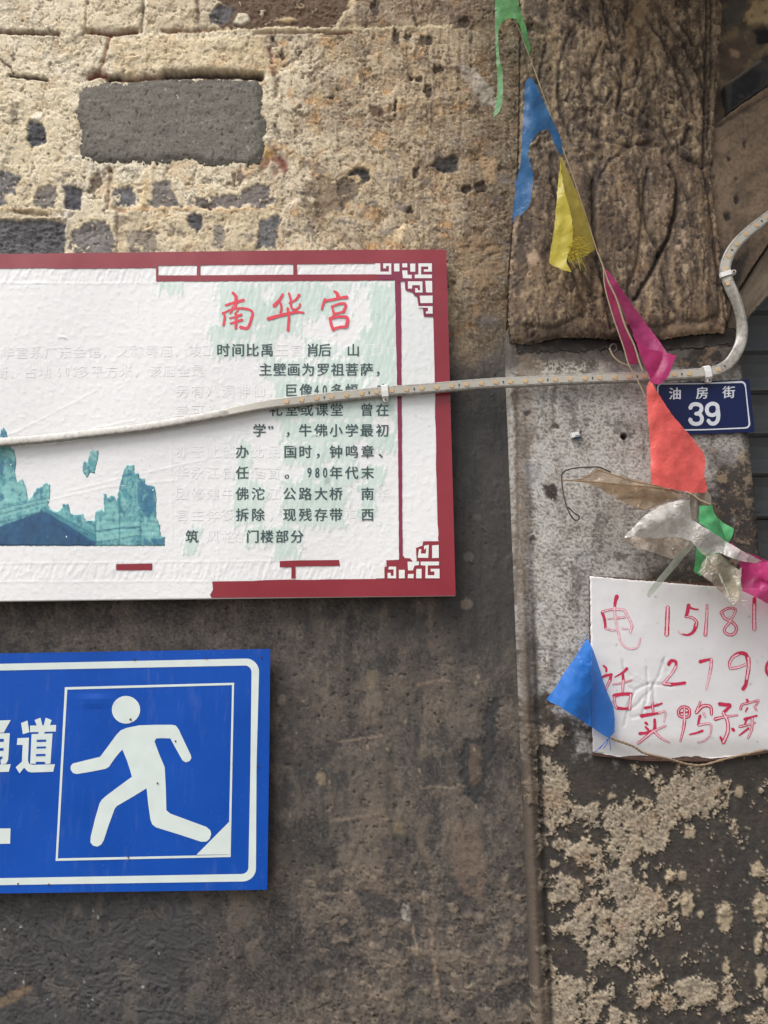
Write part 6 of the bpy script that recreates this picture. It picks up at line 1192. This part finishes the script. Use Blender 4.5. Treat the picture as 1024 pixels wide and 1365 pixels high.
# ------------------------------------------------------------------ plastic bags, plastic twist, wire, blue pennant, twine
mbag = film_mat('grey_clear_film', (224, 220, 214), .28, .13, .36, .14, .7, 95, ALB, .8, .004); mbag2 = film_mat('cloudy_film', (188, 175, 160), .38, .13, .36, .2, .7, 105, ALB, .8, .004); mbrown = film_mat('brown_clear_film', (172, 156, 136), .42, .2, .38, .16, .6, 90, ALB, .8, .003); mclear = film_mat('clear_green_film', (208, 214, 202), .36, .2, .35, .2, .6, 60)
bag = empty('plastic_bag', W(900, 710, YB), 'greyish clear plastic bag billowing out below the red pennant', 'bag')
filmset('upper_film', [(CB([(60, 388), (84, 350), (120, 318), (200, 236), (300, 172), (380, 146), (450, 130), (500, 134), (505, 200), (512, 260), (600, 318), (680, 366), (740, 408), (860, 478), (984, 540), (940, 556), (840, 542), (768, 516), (700, 486), (640, 498), (600, 506), (560, 470), (512, 408), (440, 384), (400, 378), (340, 380), (300, 392), (250, 388), (150, 374)]), YB - .016, lambda u, v: .022 * np.exp(-((u - 880) / 36) ** 2 - ((v - 696) / 26) ** 2) + .006 * np.sin(u / 14. + v / 9.))], mbag, bag, None, 5, .4, 8, .009, 15)
filmset('lower_film', [(CB([(62, 390), (150, 376), (250, 390), (340, 382), (440, 386), (505, 405), (486, 440), (440, 480), (392, 526), (350, 520), (300, 498), (240, 480), (190, 464), (110, 430)]), YB - .004, lambda u, v: .010 * np.sin(u / 8.)),
                       (CB([(556, 420), (620, 504), (700, 490), (760, 560), (830, 600), (850, 560), (840, 680), (852, 770), (840, 806), (790, 828), (764, 800), (720, 760), (640, 680), (566, 620), (580, 560), (610, 516)]), YB - .020, lambda u, v: .010 * np.sin((u * .8 + v * .3) / 6.))], mbag2, bag, None, 4, .5, 10, .007, 12)
put('torn_wisps', join(*[cord(CB(q), YB - .026, r_) for q, r_ in [([(780, 812), (830, 806), (890, 812)], .0012), ([(840, 820), (870, 840), (890, 874)], .0008), ([(760, 790), (780, 830), (800, 826)], .0022), ([(620, 510), (680, 600), (730, 700), (770, 800)], .0009), ([(560, 620), (600, 580), (616, 510)], .0009), ([(640, 540), (700, 640), (720, 690)], .0014)]]), mbag, bag, True)
bag2 = empty('plastic_bag', W(860, 660, YB), 'brownish clear plastic bag stretched sideways from the wire to the red pennant', 'bag')
filmset('film', [(CW([(48, 186), (100, 184), (160, 176), (220, 140), (262, 108), (330, 136), (460, 176), (540, 190), (610, 214), (720, 244), (812, 286), (790, 304), (720, 312), (650, 340), (560, 376), (490, 354), (420, 318), (330, 270), (250, 214), (160, 200)]), YB + .006, lambda u, v: .012 * np.exp(-((v - 660) / 12) ** 2) * sst(760, 830, u) + .003 * np.sin((v + u * .3) / 4.)),
                 (CW([(150, 192), (300, 200), (520, 216), (700, 240), (800, 288), (700, 300), (560, 372), (480, 350), (340, 276), (250, 220)]), YB - .008, lambda u, v: .005 * np.sin((v - u * .2) / 5.))], mbrown, bag2, None, 5, .3, 16, .004, 16)
put('stretched_edge', join(*[cord(CW(q), YB - .014, .0013) for q in ([(45, 186), (160, 192), (300, 202), (440, 218), (600, 228), (720, 246)], [(160, 180), (240, 140), (262, 110)], [(262, 120), (380, 160), (500, 196), (640, 222)])]), mbrown, bag2, True)
twist = filmset('plastic_twist', [(CB([(500, 398), (540, 424), (470, 506), (400, 590), (320, 684), (250, 766), (228, 788), (212, 772), (230, 730), (300, 640), (390, 530)]), YB + .004, lambda u, v: .008 * np.cos((u * .7 + v * .72) / 5.))], mclear, None, None, 4, .2, 18, .002, 10)
tag(twist, 'thin twisted strip of clear greenish plastic pointing down at the white card', 'plastic strip')
m_wire = plain('rusty_wire', (66, 48, 42), .6, .4, .2, 200)
wire = put('wire_hook', cord(CW([(345, 138), (300, 116), (262, 105), (190, 106), (120, 112), (70, 126), (44, 150), (42, 190), (50, 260), (66, 330), (84, 380), (104, 416), (124, 434), (146, 430), (148, 408), (120, 392), (92, 364), (72, 350)]), lambda u, v: YB + .012 + .012 * sst(760, 745, u), .0012), m_wire, None, True); tag(wire, 'bent rusty wire hook hanging on the limewashed pillar', 'wire')
mbl = film_mat('blue_film_fold', (36, 116, 206), .05, .22, .30, .12, .6, 45, ALB, .5, .003); mbl2 = film_mat('blue_film_single', (60, 124, 204), .20, .3, .45, .08, .4, 60)
pen = empty('pennant', W(785, 920, YB), 'bright blue folded pennant hanging over the upright edge of the white card', 'pennant')
filmset('folded_part', [(CL([(482, 84), (500, 120), (515, 152), (517, 500), (519, 980), (470, 946), (400, 898), (340, 864), (280, 828), (180, 758), (110, 732), (62, 698), (74, 684), (150, 590), (240, 438), (310, 340), (370, 250), (430, 150)]), Y_CARD - .016, lambda u, v: .016 * np.sin(np.clip(((u - 735) + (v - 930) * .42) / 62., 0, 1) * math.pi))], mbl, pen, None, 4, .2, 19, .002, 9)
filmset('single_part', [(CL([(515, 152), (540, 205), (566, 280), (602, 390), (640, 520), (690, 648), (742, 770), (757, 900), (752, 1030), (692, 1090), (620, 1048), (519, 980), (517, 500)]), Y_CARD - .013, lambda u, v: .002 * np.sin(v / 20.))], mbl2, pen, None, 5, .3, 20, .0012, 20)
put('frayed_threads', join(*[cord(CL(q), Y_CARD - .014, .0006) for q in ([(692, 1088), (640, 1150), (556, 1232)], [(692, 1090), (650, 1140), (600, 1200)], [(690, 1090), (672, 1150), (640, 1198)], [(694, 1092), (706, 1150), (716, 1216)], [(480, 90), (440, 110), (390, 150)], [(484, 84), (470, 60), (480, 36)])]), mbl, pen, True)
m_twine = plain('brown_twine', (132, 112, 92), .85, .2, .2, 300, .5, 600)
tw_ = put('twine', cord(A6([(255, 885), (320, 915), (420, 950), (520, 990), (600, 1045), (700, 1075), (800, 1095), (880, 1115), (960, 1140), (1080, 1172), (1240, 1180), (1500, 1110), (1900, 1020)]), lambda u, v: np.full(np.shape(u), Y_CARD - .010), [.0014 + .0005 * (i % 3) for i in range(97)]), m_twine, None, True)
tag(tw_, 'brown twine drooping along the bottom edge of the white card', 'string')
